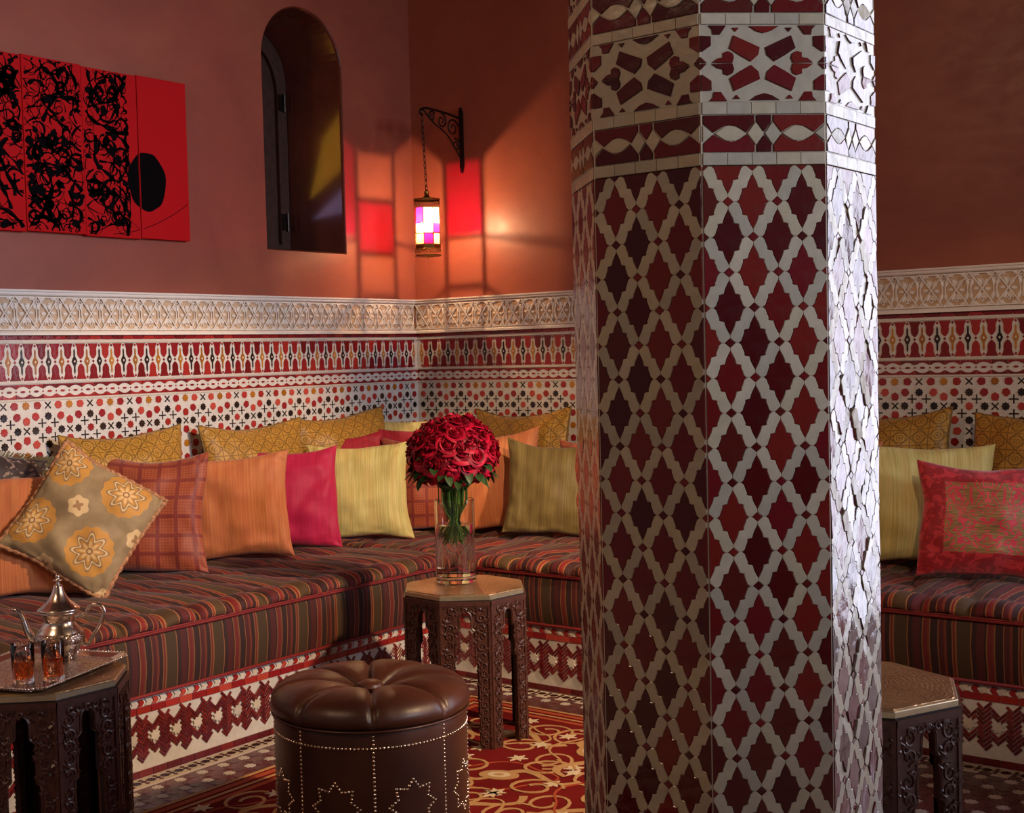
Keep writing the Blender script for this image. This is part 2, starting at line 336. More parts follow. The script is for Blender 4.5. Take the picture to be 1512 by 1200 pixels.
def area(p): return abs(sum(a[0]*b[1]-b[0]*a[1] for a, b in zip(p, p[1:]+p[:1])))/2

class Tiler:
    """lays pieces as parts of one thing; past the limit per kind they join into one stuff part"""
    def __init__(s, parent, limit=295): s.p = parent; s.cnt = {}; s.lim = limit; s.stuff = {}
    def put(s, name, mat, poly, F, at=(0, 0), n1=.002, ins=.0007, key=None, single=True, tilt=0, n0=-.003):
        T = F @ Matrix.Translation((at[0], at[1], 0))
        if tilt: T = T @ Matrix.Rotation(random.gauss(0, tilt), 4, 'X') @ Matrix.Rotation(random.gauss(0, tilt), 4, 'Y')
        if single and s.cnt.get(name, 0) < s.lim:
            s.cnt[name] = s.cnt.get(name, 0)+1
            if key is None or (key, mat) not in MESH:
                me = MB().prism(poly, n0, n1, ins).mesh(name, MT[mat])
                if key is not None: MESH[(key, mat)] = me
            else: me = MESH[(key, mat)]
            link(bpy.data.objects.new(name, me), s.p, T)
        else: s.stuff.setdefault((name, mat), MB()).prism(poly, n0, n1, ins, M=T)
    def finish(s):
        for (nm, mat), mb in s.stuff.items():
            o = mb.build(nm+'_field', MT[mat], s.p, local=False, Mx=Matrix.Identity(4)); o['kind'] = 'stuff'

def star(n, R, r, rot=0): return [((R if i % 2 == 0 else r)*cos(rot+pi*i/n), (R if i % 2 == 0 else r)*sin(rot+pi*i/n)) for i in range(2*n)]
def rect(x0, y0, x1, y1): return [(x0, y0), (x1, y0), (x1, y1), (x0, y1)]
def rot(poly, a): return [(x*cos(a)-y*sin(a), x*sin(a)+y*cos(a)) for x, y in poly]
def sh(poly, dx, dy): return [(x+dx, y+dy) for x, y in poly]
def mir(poly, ax=0, c=0): return [((2*c-x, y) if ax == 0 else (x, 2*c-y)) for x, y in poly]
#@@STRUCT
# ------------------------------------------------------------------ room shell
SD = .989           # depth of the built-in seating
def struct(o): o['kind'] = 'structure'; return o
HT = 3.7
# left wall: plane x=0 with an arched recess
ny0, ny1, nz0, nzs = -1.012, -.497, 1.796, 2.655
NR = (ny1-ny0)/2; nyc = (ny0+ny1)/2
arch = [(nyc-NR*cos(pi*i/24), nzs+NR*1.0*sin(pi*i/24)) for i in range(25)]
mb = MB()
def quadX(y0, z0, y1, z1): mb.add([(0, y0, z0), (0, y1, z0), (0, y1, z1), (0, y0, z1)], [(0, 1, 2, 3)])
Y0 = -6.8
quadX(Y0, 0, ny0, HT); quadX(ny1, 0, 0.0, HT); quadX(ny0, 0, ny1, nz0)
for (a, za), (b, zb) in zip(arch, arch[1:]): mb.add([(0, a, za), (0, b, zb), (0, b, HT), (0, a, HT)], [(0, 1, 2, 3)])
mb.box((-.6, Y0, 0), (-.55, .6, HT)); mb.box((-.6, Y0, HT-.02), (0, .6, HT)); mb.box((-.6, Y0-.02, 0), (0, Y0, HT))
wl = struct(mb.build('wall_left', MT['tadelakt']))
ND = .40
out = [(ny0, nz0)]+arch+[(ny1, nz0)]
mb = MB(); n = len(out)
g = .008
def sc_out(k): return [(nyc+(y-nyc)*(1-k/NR), (nz0+k if z == nz0 else z-(k if z > nzs else 0))) for y, z in out]
rings = [(0, out), (-.004, sc_out(g*.6)), (-.015, sc_out(g)), (-ND, sc_out(g))]
for (xa, ra), (xb, rb) in zip(rings, rings[1:]):
    for i in range(n):
        j = (i+1) % n; mb.add([(xa, *ra[i]), (xa, *ra[j]), (xb, *rb[j]), (xb, *rb[i])], [(0, 1, 2, 3)])
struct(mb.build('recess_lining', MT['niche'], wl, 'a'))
# the shuttered little window at the back of the recess
sh_root = thing('window_shutter', 'dark wooden arched shutter with two hinges, set deep in the wall recess', 'shutter', (-ND+.002, nyc, nz0+.01))
o2 = [(y-nyc, z-nz0-.01) for y, z in sc_out(g+.003)]; o2[0] = (o2[0][0], .002); o2[-1] = (o2[-1][0], .002)
Fsh = frame((0, 0, 0), (0, 1, 0), (0, 0, 1), (1, 0, 0))
inn = [(y*.76, .06+(z-.06)*.93 if z > .05 else .06) for y, z in o2]
mb = MB(); n = len(o2)
for i in range(n):
    j = (i+1) % n; mb.add([(.03, *o2[i]), (.03, *o2[j]), (.03, *inn[j]), (.03, *inn[i]), (.0, *inn[j]), (.0, *inn[i])], [(0, 1, 2, 3), (3, 2, 4, 5)])
mb.build('shutter_frame', MT['shutter'], sh_root)
MB().prism(inn, .0, .008, M=Fsh).build('shutter_panel', MT['shutter'], sh_root)
for nm_, pl_ in (('amber', [(.085, .30), (-.02, .62), (-.185, .80), (-.185, .50)]), ('lilac', [(.07, .20), (-.185, .40), (-.185, .26)])):
    g_ = MB().prism(pl_, .008, .011, M=Fsh).build('streak_glow_pane', MT['glass_'+nm_], sh_root)  # added glowing shapes, out of view, reflected as coloured streaks in the recess
for z in (.17, .75):
    h = MB(); h.tube([(.038, .225, z-.045), (.038, .225, z+.045)], .008, 8); h.box((.03, .19, z-.04), (.034, .235, z+.04)); h.build('hinge', MT['iron'], sh_root)
# back wall y=0, doorway from x=3.95 to 5.5
mb = MB()
mb.box((-.6, 0, 0), (3.95, .4, HT)); mb.box((5.5, 0, 0), (7.0, .4, HT)); mb.box((3.95, 0, 3.05), (5.5, .4, HT))
wb = struct(mb.build('wall_back', MT['tadelakt']))
struct(MB().box((6.6, -1.0, 0), (6.75, 0, HT)).box((6.6, Y0, 0), (6.75, -1.0, 1.6)).box((6.6, Y0, 3.45), (6.75, -1.0, HT)).build('wall_right', MT['tadelakt']))  # unseen; high sill added to block court daylight from the seat fronts
struct(MB().box((-.6, Y0, HT), (6.75, .4, HT+.1)).build('ceiling', plain('ceiling_wood', srgb(70,44,30), .7)))
fl = struct(MB().box((-.6, Y0, -.06), (7.0, 2.0, 0)).build('floor', MT['grout_w']))
FL = lambda u0=0: frame((0, 0, 0), (0, 1, 0), (0, 0, 1), (1, 0, 0))        # u=+y, v=z, n=+x
FB = frame((0, 0, 0), (-1, 0, 0), (0, 0, 1), (0, -1, 0))                      # u=-x, v=z, n=-y
FLm = FL()
#@@DADO
P = .189
def star_field(T, F, us, rows, lim_u, v_top):
    """mosaic of eight-pointed stars, shields and crosses; one period = P"""
    s8 = star(8, .0165, .0125); sh5 = [(.017, .0), (.009, .0135), (-.004, .0145), (-.0145, .009), (-.0145, -.009), (-.004, -.0145), (.009, -.0135)]
    w_, l_ = .0024, .0175
    plus = [(-w_, -l_), (w_, -l_), (w_, -w_), (l_, -w_), (l_, w_), (w_, w_), (w_, l_), (-w_, l_), (-w_, w_), (-l_, w_), (-l_, -w_), (-w_, -w_)]
    ex = rot(plus, pi/4)
    def pc(name, mat, poly, u, v, key, a=0):
        if not (lim_u[0]+.012 < u < lim_u[1]-.012) or v > v_top-.012: return
        T.put(name, mat, rot(poly, a) if a else poly, F, (u, v), key=key+'%.2f' % a)
    for ci in us:
        for r in rows:
            u, v = ci*P, v_top-.018-r*P
            pc('star_tile', 'gold', s8, u, v, 's8'); pc('cross_tile', 'black', ex, u+P/2, v, 'ex'); pc('cross_tile', 'black', ex, u, v-P/2, 'ex')
            pc('star_tile', 'brickred', s8, u+P/2, v-P/2, 's8')
            for dx, dy in ((.5, .22), (.5, .78), (.20, .5), (.80, .5)): pc('star_tile', 'black', s8, u+dx*P, v-dy*P, 's8')
            for dx, dy, a in ((.26, 0, 0), (.74, 0, pi), (.21, .22, 2.36), (.79, .22, .78), (.21, .78, -2.36), (.79, .78, -.78), (0, .31, pi/2), (0, .69, -pi/2)):
                pc('shield_tile', 'brickred', sh5, u+dx*P, v-dy*P, 'sh', a)
            for dx in (.355, .645):
                for dy in (.355, .645): pc('cross_tile', 'black', plus, u+dx*P, v-dy*P, 'pl')
def dado(wall, F, u0, u1, side):
    """all tiled bands of one wall between u0 and u1 (metres along the wall)"""
    lo, hi = min(u0, u1), max(u0, u1)
    g = MB().prism(rect(lo, .0, hi, 1.405), -.001, .006, M=F).build('tile_ground', MT['ground'], wall, local=False, Mx=Matrix.Identity(4))
    Fn = F @ Matrix.Translation((0, 0, .0065)); T = Tiler(wall)
    # row of small bricks
    x = lo+.002; k = 0
    while x < hi-.02:
        w_ = .050+.006*random.random(); w_ = min(w_, hi-x-.001); T.put('brick', 'red', rect(x+.0012, 1.401, x+w_-.0012, 1.4165), Fn); x += w_
    T.put('white_strip', 'white', rect(lo, 1.388, hi, 1.3985), Fn, n1=.004)
    T.put('white_strip', 'white', rect(lo, 1.236, hi, 1.2455), Fn, n1=.004)
    T.put('white_strip', 'white', rect(lo, 1.172, hi, 1.1785), Fn, n1=.003)
    # lobed arches band
    pit = .0575; n = int((hi-lo)/pit); vc = 1.317
    st = [(0, .049), (.0035, .04), (.0035, .018), (.008, .011), (.0125, .0), (.008, -.011), (.0035, -.018), (.0035, -.04), (0, -.049), (-.0035, -.04), (-.0035, -.018), (-.008, -.011), (-.0125, 0), (-.008, .011), (-.0035, .018), (-.0035, .04)]
    tul = [(-.0235, 0), (.0235, 0), (.0175, -.012), (.0145, -.022), (.0155, -.034), (.0135, -.046), (.006, -.056), (0, -.060), (-.006, -.056), (-.0135, -.046), (-.0155, -.034), (-.0145, -.022), (-.0175, -.012)]
    dia = [(0, .0062), (.0055, 0), (0, -.0062), (-.0055, 0)]
    for i in range(n+1):
        u = (hi if side else lo)+(-1 if side else 1)*(i*pit+pit/2)
        if not lo+.03 < u < hi-.026: continue
        T.put('pointed_star_tile', 'black' if i % 2 else 'gold', st, Fn, (u, vc), key='ogst')
        T.put('centre_diamond', 'white', [(0, .0055), (.005, 0), (0, -.0055), (-.005, 0)], Fn, (u, vc), n1=.003, key='cd', single=False)
        for kx in (-.5,):
            T.put('lobed_tile', 'red', tul, Fn, (u+kx*pit, vc+.0685), key='tul'); T.put('lobed_tile', 'red', mir(tul, 1), Fn, (u+kx*pit, vc-.0685), key='tuld')
            T.put('small_diamond', 'red', dia, Fn, (u+kx*pit, vc), key='dia', single=False)
        T.put('small_diamond', 'red', dia, Fn, (u, vc+.061), key='dia', single=False); T.put('small_diamond', 'red', dia, Fn, (u, vc-.061), key='dia', single=False)
        # chain band: scalloped red pieces above and below, lens in each link
        cv = 1.2072; lens = [(-.011, 0), (-.005, .004), (.005, .004), (.011, 0), (.005, -.004), (-.005, -.004)]
        T.put('lens_tile', 'red', lens, Fn, (u, cv), key='lens', single=False); T.put('small_diamond', 'red', [(0, .004), (.0036, 0), (0, -.004), (-.0036, 0)], Fn, (u+pit/2, cv), key='d2', single=False)
        half = [(-pit/2+.0008, .0265), (-pit/2+.0008, .010), (-.022, .013), (-.012, .0185), (0, .0205), (.012, .0185), (.022, .013), (pit/2-.0008, .010), (pit/2-.0008, .0265)]
        T.put('scalloped_tile', 'red', half, Fn, (u, cv), key='sc'); T.put('scalloped_tile', 'red', mir(half, 1), Fn, (u, cv), key='scd')
    star_field(T, Fn, range(int(hi/P)+1, int(lo/P)-3, -1), range(3), (lo, hi), 1.172)
    T.finish()
LW0 = -3.6
dado(wl, FLm, LW0, -.0066, True)
dado(wb, FB, -3.9, -.0066, True)
for F, a, b, wall in ((FLm, -6.7, LW0, wl),):
    MB().prism(rect(a, 0, b, 1.405), -.001, .006, M=F).build('tile_ground', MT['ground'], wall, local=False, Mx=Matrix.Identity(4))
# carved plaster frieze
def frieze(name, F, lo, hi):
    g = MB().prism(rect(lo, 1.418, hi, 1.584), -.001, .010, M=F).build(name, MT['plaster_deep']); struct(g); WM[g.name] = Matrix.Identity(4)
    for nm, pr in (('upper_moulding', [(.0, 1.566), (.018, 1.566), (.022, 1.571), (.022, 1.579), (.027, 1.581), (.027, 1.588), (0, 1.588)]), ('lower_moulding', [(0, 1.418), (.022, 1.418), (.022, 1.427), (.017, 1.431), (.013, 1.434), (0, 1.434)])):
        m = MB(); vs = [(F @ Vector((u, v, n))) for u in (lo, hi) for n, v in pr]; k = len(pr)
        m.add(vs, [tuple(range(k))[::-1], tuple(range(k, 2*k))]+[(i, (i+1) % k, k+(i+1) % k, k+i) for i in range(k)])
        m.build(nm, MT['plaster_white'], g)
    u_ = MB(); H0, H1 = 1.4365, 1.5635; hc = (H0+H1)/2; hh = (H1-H0)/2
    def rib(pts, r, n=.0135): u_.tube([(x, y, n) for x, y in pts], r, 4, caps=False)
    rib([(0, H0), (P/2, H1)], .0030, .016); rib([(P/2, H1), (P, H0)], .0030, .016); rib([(0, H1), (P/2, H0)], .0030, .0165); rib([(P/2, H0), (P, H1)], .0030, .0165)
    rib([(0, H0+.003), (P, H0+.003)], .0035); rib([(0, H1-.003), (P, H1-.003)], .0035)
    for c_ in (0, P/2):
        for s_ in (-1, 1):
            rib([(c_+P/4+s_*(.016+.026*cos(a)), hc+hh*.92*sin(a)) for a in [(-pi/2)+pi*i/10 for i in range(11)]], .0026, .015)
            rib([(c_+P/4+s_*.004+s_*.010*(1-.7*i/12)*cos(.5*i), hc+s_*.028+.011*(1-.6*i/12)*sin(.5*i)) for i in range(13)], .0024)
            rib([(c_+s_*.0+.008*(1-.7*i/12)*cos(.5*i)+P/8*s_+P/8, hc-s_*.040+.010*(1-.6*i/12)*sin(.5*i)) for i in range(13)], .0024)
    def leafp(x, y, L, W, a, n=.0155):
        pts = []; prof_ = ((0, .15), (.25, .8), (.5, 1), (.75, .75), (1, .08)); up_ = []; ridge = []
        for k, wd in prof_:
            cx_, cy_ = k*L, .18*W*sin(k*3)
            pts.append((cx_, cy_-W*.5*wd)); up_.append((cx_, cy_+W*.5*wd)); ridge.append((cx_, cy_))
        T_ = lambda p, z: (x+p[0]*cos(a)-p[1]*sin(a), y+p[0]*sin(a)+p[1]*cos(a), z)
        vs = [T_(p, .0098) for p in pts]+[T_(p, n-.002) for p in pts]+[T_(p, n) for p in ridge]+[T_(p, n-.002) for p in up_]+[T_(p, .0098) for p in up_]
        u_.add(vs, [(r*5+i, r*5+i+1, (r+1)*5+i+1, (r+1)*5+i) for r in range(4) for i in range(4)])
    for c_ in (P*.25, P*.75):
        for sx in (-1, 1):
            for sy in (-1, 1):
                leafp(c_+sx*.004, hc+sy*.012, .030, .016, sy*pi/2-sx*sy*.45); leafp(c_+sx*.016, hc+sy*.050, .024, .011, (0 if sx > 0 else pi)+.3*sy*sx)
            leafp(c_+sx*.010, hc, .022, .013, 0 if sx > 0 else pi)
    for c_ in (0.0, P/2):
        for sy in (-1, 1):
            leafp(c_+.004, hc+sy*.012, .030, .014, sy*pi/2*.82); leafp(c_+.012, hc+sy*.052, .026, .010, .25*sy)
            leafp(P/2+c_-.004, hc+sy*.012, .030, .014, pi-sy*pi/2*.82); leafp(P/2+c_-.012, hc+sy*.052, .026, .010, pi-.25*sy)
    big = MB(); k = int((hi-lo)/P)
    for i in range(k): big.add(u_.v, u_.f, F @ Matrix.Translation((hi-(i+1)*P-.006, 0, 0)))
    big.build('carved_relief', MT['plaster_white'], g)['kind'] = 'stuff'
frieze('trim_1', FLm, -4.5, -.028); frieze('trim_2', FB, -3.95, -.0)
#@@SOFA
# ------------------------------------------------------------------ tiled plinths of the seating
PH = .252
def plinth(name, label, F, lo, hi, body):
    r = thing(name, label, 'plinth', body[0])
    bb = MB(); a, b = body[1]; bb.box([a[i]-body[0][i] for i in range(3)], [b[i]-body[0][i] for i in range(3)]); bb.build('plinth_body', MT['ground'], r)
    T = Tiler(r); W = hi-lo
    # rope border
    pit = .056; k = int(W/pit)
    rp = [(0, 0), (.018, 0), (.027, .010), (.020, .0215), (.002, .0215), (.009, .010)]
    for i in range(k):
        u = lo+i*pit+.004; T.put('rope_tile', 'brickred', rp, F, (u, PH-.024), key='rope'); T.put('white_rope_tile', 'white', sh(rp, 0, 0), F, (u+pit/2, PH-.024), key='ropew')
    x = lo
    while x < hi-.01:
        w_ = min(.056, hi-x); T.put('brick', 'brickred', rect(x+.001, PH-.048, x+w_-.001, PH-.0265), F); T.put('base_brick', 'knot', rect(x+.001, .004, x+w_-.001, .026), F); x += w_
    per = .0865; k = int(W/per); vc = .126
    T_s = star(8, .021, .0145, pi/8)
    bw, bl = .0098, .030
    for i in range(k+1):
        u = lo+i*per+per/2
        if u > hi-.03: break
        T.put('star_tile', 'white', T_s, F, (u, vc), n1=.003, key='plst')
    # herringbone of slim bars woven round the stars
    w8 = per*sqrt(2)/12; ang = pi/4; nb_ = int(W/w8)+40
    for X in range(-nb_, nb_):
        for Y in range(-nb_, nb_):
            d_ = (X-Y) % 6
            if d_ == 0: px, py, ori = (X+1.5)*w8, (Y+.5)*w8, 0
            elif d_ == 5: px, py, ori = (X+.5)*w8, (Y+1.5)*w8, 1
            else: continue
            uu, vv = (px*cos(ang)-py*sin(ang)), (px*sin(ang)+py*cos(ang))
            if abs(vv) > .066 or not (.018 < uu < W-.018): continue
            ph_ = (uu-per/2) % per; ph_ = min(ph_, per-ph_)      # distance from nearest star centre
            if sqrt(ph_**2+vv**2) < .0245: continue
            if abs(vv) > (.067 if ph_ > per*.32 else .050): continue
            T.put('woven_bar', 'knot', rot(rect(-1.42*w8, -.40*w8, 1.42*w8, .40*w8), ang+(pi/2 if ori else 0)), F, (lo+uu, vc+vv), key='wb%d' % ori)
    T.finish(); return r
E1 = 3.86
plinth('tiled_plinth', 'low mosaic tiled plinth under the left banquette, red knots round white stars', frame((SD, 0, 0), (0, 1, 0), (0, 0, 1), (1, 0, 0)), -3.4, -SD, ((.5, -2.5, 0), ((.008, -4.4, 0), (SD-.0025, -.0, PH))))
plinth('tiled_plinth', 'low mosaic tiled plinth under the back wall banquette, behind the column', frame((0, -SD, 0), (-1, 0, 0), (0, 0, 1), (0, -1, 0)), -E1, -SD, ((2.2, -.5, 0), ((SD-.002, -SD+.0025, 0), (E1, -.008, PH))))

# ------------------------------------------------------------------ banquettes
def nz(x, y, z=0, s=1): return noise.noise(Vector((x*s, y*s, z*s)))
def banquette(label, F, lo, hi, mat, loc, corner):
    """F: u along the seat, v depth measured from the wall (front at SD), n up"""
    r = thing('banquette', label, 'banquette', loc)
    # mattress with rounded front edge
    def sweep(prof, du, name, m, wav=None):
        n = int((hi-lo)/du); b = MB(); vs = []; k = len(prof)
        for i in range(n+1):
            u = lo+(hi-lo)*i/n
            for j, (v, z) in enumerate(prof):
                dv, dz = wav(u, j/(k-1), v, z) if wav else (0, 0)
                vs.append((u, v+dv, z+dz))
        b.add(vs, [(i*k+j, i*k+j+1, (i+1)*k+j+1, (i+1)*k+j) for i in range(n) for j in range(k-1)]+[tuple(range(k))[::-1], tuple(n*k+j for j in range(k))], F)
        if F.to_3x3().determinant() > 0: b.f = [f[::-1] for f in b.f]
        return b.build(name, m, r, 'a', local=False, Mx=Matrix.Identity(4))
    f = SD+.012
    prof = [(.01, .256), (f-.02, .256), (f-.006, .262), (f, .275), (f+.008, .33), (f+.010, .37), (f+.006, .43), (f, .448), (f-.012, .455), (.01, .455)]
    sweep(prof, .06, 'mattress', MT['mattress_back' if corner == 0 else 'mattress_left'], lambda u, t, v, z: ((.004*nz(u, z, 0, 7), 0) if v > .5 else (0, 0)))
    MB().tube([(u_, f+.006, .455+.002*nz(u_, 3, 0, 6)) for u_ in [lo+(hi-lo)*i/40 for i in range(41)]], .0065, 8, M=F).build('piping', MT['piping'], r, True, local=False, Mx=Matrix.Identity(4))
    MB().tube([(u_, f+.001, .262) for u_ in (lo, hi)], .006, 8, M=F).build('piping', MT['piping'], r, True, local=False, Mx=Matrix.Identity(4))
    # quilted topper: rolled front edge gathered into scallops, tufts behind
    pr = [(.012, .458), (.012, .495)]+[(.012+(f-.09-.012)*i/26, .500) for i in range(1, 27)]
    pr += [(f-.07, .503), (f-.05, .506), (f-.03, .506), (f-.012, .502), (f+.004, .493), (f+.012, .482), (f+.014, .472), (f+.010, .463), (f+.0, .459), (f-.03, .458)]
    g = .145
    def wav(u, t, v, z):
        if z < .4585: return 0, 0
        # seams at f-.09 (roll) ; tufts
        q = abs(sin(pi*(u+.03*nz(u, 0, 0, 2))/g)); edge = max(0, min(1, (v-(f-.12))/.06))
        dz = edge*(.024*(q**.5)-.016); dv = edge*(.020*(q**.45)-.010)*(1 if v > f-.03 else 0)
        seam = math.exp(-((v-(f-.105))/.014)**2)*.013
        fold = (1-edge)*(.014*nz(u*2.6+v*1.0, v*1.1, 0, 2.6)+.020*(abs(sin(pi*(u-v*.3+.05*nz(u*3, v*3))/(g*1.35)))**.5-.6))*min(1, v/.1)
        back = math.exp(-((v-(f-.48))/.02)**2)*.010
        return dv+.004*nz(u, v, z, 25)*edge, dz-seam-back+fold+.003*nz(u, v, 5, 18)
    sweep(pr, .009, 'quilted_topper', mat, wav)
    MB().tube([(u_, f+.010+.003*nz(u_, 1, 0, 9), .4615) for u_ in [lo+(hi-lo)*i/60 for i in range(61)]], .004, 6, M=F).build('piping', MT['piping'], r, True, local=False, Mx=Matrix.Identity(4))
    return r
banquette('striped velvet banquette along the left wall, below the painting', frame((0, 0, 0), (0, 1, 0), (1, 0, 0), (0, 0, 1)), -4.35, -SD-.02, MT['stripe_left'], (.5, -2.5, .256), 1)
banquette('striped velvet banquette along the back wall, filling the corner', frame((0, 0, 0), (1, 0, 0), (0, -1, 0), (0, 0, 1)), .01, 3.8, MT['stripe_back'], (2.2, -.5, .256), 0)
#@@CUSH
# ------------------------------------------------------------------ cushions
CUSH = {}
def cushion_mesh(key, mat, w, h, th, seed, pinch=.09, N=34):
    vs = []; uvs = []
    def P_(u, v, s):
        e = max(0., (1-u*u)*(1-v*v)); x = w/2*u*(1-pinch*(1-v*v)*abs(u)**2); y = h/2*v*(1-pinch*(1-u*u)*abs(v)**2)
        z = s*(th/2*e**.46)
        wr = .020*nz(u+seed, v, s*3, 2.4)*min(1, e*3)+.007*nz(u*2+seed, v*.8+seed, s*2, 5)*min(1, e*4)
        y -= h*.030*(1-u*u)*max(0, v)**2; x += .012*nz(v*1.5, seed, 2)*abs(u)*(1 if u > 0 else -1); y += .010*nz(u*1.5, seed, 7)*abs(v)
        ed = (abs(u)**6+abs(v)**6)*(1-max(abs(u), abs(v))**30)
        wr += .016*ed*nz(u*3+seed*3, v*3, s, 3.2)
        return (x, y+h/2, z+wr+.012*nz(u, v+seed, 1, 1.1))
    g = [-1+2*i/N for i in range(N+1)]; g = [sin(a*pi/2) for a in g]
    idx = {}
    for s in (1, -1):
        for i, u in enumerate(g):
            for j, v in enumerate(g):
                edge = i in (0, N) or j in (0, N)
                if edge and s < 0: idx[(s, i, j)] = idx[(1, i, j)]; continue
                idx[(s, i, j)] = len(vs); vs.append(P_(u, v, s) if not edge else P_(u, v, 1)); uvs.append((u*.5+.5, v*.5+.5))
    fs = []
    for s in (1, -1):
        for i in range(N):
            for j in range(N):
                q = (idx[(s, i, j)], idx[(s, i+1, j)], idx[(s, i+1, j+1)], idx[(s, i, j+1)]); fs.append(q if s > 0 else q[::-1])
    me = bpy.data.meshes.new('cover'); me.from_pydata(vs, [], fs); me.materials.append(mat)
    me.polygons.foreach_set('use_smooth', [True]*len(me.polygons)); ul = me.uv_layers.new(name='UVMap')
    for l in me.loops: ul.data[l.index].uv = uvs[l.vertex_index]
    me.update()
    ring = [(i, 0) for i in range(N)]+[(N, j) for j in range(N)]+[(i, N) for i in range(N, 0, -1)]+[(0, j) for j in range(N, 0, -1)]
    return me, [Vector(vs[idx[(1, i, j)]]) for i, j in ring]
def cushion(label, mat, pos, face, lean, roll=0, w=.46, h=.46, th=.16, cord=None, group=None, z=.497, seed=None, pinch=.09, fringe=False, pivot_center=False):
    """pos: x,y of the bottom middle; face: degrees the front looks to; lean back in degrees; roll about its face"""
    seed = seed if seed is not None else random.random()*20
    Mx = Matrix.Translation((pos[0], pos[1], z)) @ Matrix.Rotation(radians(face+90), 4, 'Z') @ Matrix.Rotation(radians(90-lean), 4, 'X')
    if roll:
        c_ = Matrix.Translation((0, h/2, 0)); lift = (abs(cos(radians(roll)))*h/2+abs(sin(radians(roll)))*w/2)-h/2
        Mx = Mx @ Matrix.Translation((0, lift, 0)) @ c_ @ Matrix.Rotation(radians(roll), 4, 'Z') @ c_.inverted()
    r = bpy.data.objects.new('cushion', None); r.empty_display_size = .05; link(r, None, Mx); tag(r, label, 'cushion', group)
    me, ring = cushion_mesh(label, MT[mat], w, h, th, seed, pinch)
    link(bpy.data.objects.new('cover', me), r, Mx)
    if cord:
        rad = .0095 if cord == 'cord' else .004
        b = MB()
        if cord == 'cord':
            n = len(ring); fine = []
            for i in range(n):
                a, c2 = ring[i], ring[(i+1) % n]; m = max(1, int((c2-a).length/.006))
                for k in range(m): fine.append(a.lerp(c2, k/m))
            b.tube(fine, [rad*(1+.22*sin(i*1.6)) for i in range(len(fine))], 7, True)
        else: b.tube(ring, rad, 6, True)
        b.build('corded_edge', MT[cord], r, True)
    if fringe:
        b = MB(); ctr = Vector((0, h/2, 0)); n = len(ring)
        for i in range(n):
            for k in range(5):
                p = ring[i].lerp(ring[(i+1) % n], k/5); d = (p-ctr).normalized()*.022+Vector((random.uniform(-.006, .006), random.uniform(-.006, .006), random.uniform(-.006, .006)))
                b.tube([p, p+d], .0016, 3, caps=False)
        f_ = b.build('fringe', MT['fringe'], r); f_['kind'] = 'stuff'
    return r
# back row, leaning on the tiles: gold brocade
GB = dict(w=.555, h=.545, th=.15, cord='goldcord', pinch=.07)
cushion('gold brocade cushion against the tiles behind the rust checked cushion, leftmost of the gold row', 'brocade', (.17, -1.90), -4, 8, 2, **GB)
cushion('gold brocade cushion against the tiles behind the orange and magenta cushions', 'brocade', (.17, -1.23), -4, 8, 1, **GB)
cushion('gold brocade cushion against the tiles nearest the room corner, left wall', 'brocade', (.17, -.675), -6, 8, 4, **GB)
cushion('olive gold silk cushion set across the room corner behind the roses', 'palegold', (.26, -.26), -45, 10, 3, w=.5, h=.52, th=.15)
cushion('gold brocade cushion against the back wall, right of the roses', 'brocade', (.74, -.19), -92, 8, 2, **GB)
cushion('gold brocade cushion against the back wall, just right of the column', 'brocade', (2.44, -.19), -88, 8, 2, **GB)
cushion('gold brocade cushion against the back wall at the right edge of the picture', 'brocade', (3.06, -.19), -90, 8, -1, **GB)
cushion('dark purple floral cushion with olive fringe at the far left', 'dark_floral', (.19, -2.62), -10, 10, -20, w=.5, h=.5, th=.15, fringe=True)
# front row of the left banquette
cushion('orange silk cushion at the far left behind the medallion cushion', 'orange', (.33, -2.50), -38, 16, 0)
cushion('beige medallion cushion with twisted cord edge, standing on its corner', 'medallion', (.545, -2.425), -40, 18, 57, w=.405, h=.405, th=.14, cord='cord', pinch=.03)
cushion('rust red checked cushion between the medallion cushion and the orange one', 'check', (.315, -1.985), -48, 14, -1, w=.475, h=.47, th=.15)
cushion('orange striped silk cushion in front of the magenta cushion', 'orange', (.345, -1.575), -44, 14, 2, w=.475, h=.44, th=.15)
cushion('magenta silk cushion between the orange and the pale gold cushions', 'magenta', (.31, -1.245), -48, 13, 1, w=.46, h=.44)
cushion('pale gold striped silk cushion right of the magenta cushion', 'palegold', (.41, -.895), -50, 13, 1, w=.455, h=.44)
cushion('rust checked cushion in the corner, left of the glass vase', 'check', (.50, -.52), -52, 12, 0, w=.44, h=.44)
cushion('crimson silk cushion in the corner, mostly hidden behind the rust checked one', 'crimson', (.34, -.42), -50, 10, 0, w=.45, h=.49)
cushion('small dark red cushion peeping up behind the pale gold cushion', 'crimson', (.20, -.76), -30, 8, 0, w=.42, h=.475, th=.1)
# back banquette
cushion('orange silk cushion behind the vase, under the right side of the roses', 'orange', (.78, -.44), -60, 12, 3, w=.46, h=.46)
cushion('small olive silk cushion just left of the column', 'olive', (1.115, -.45), -58, 12, -4, w=.40, h=.42)
cushion('rust checked cushion half hidden behind the left edge of the column', 'check', (1.30, -.36), -80, 12, 0, w=.44, h=.44)
cushion('orange silk cushion peeping out behind the right edge of the column', 'orange', (2.30, -.36), -80, 10, 0, w=.44, h=.45)
cushion('magenta silk cushion half hidden behind the right edge of the column', 'magenta', (2.36, -.44), -74, 10, 0, w=.40, h=.41)
cushion('pale gold silk cushion behind the red damask cushion', 'palegold', (2.72, -.45), -58, 12, -3, w=.52, h=.45)
cushion('red damask cushion with gold centre panel at the right edge of the picture', 'damask', (2.98, -.60), -66, 16, -3, w=.44, h=.40)
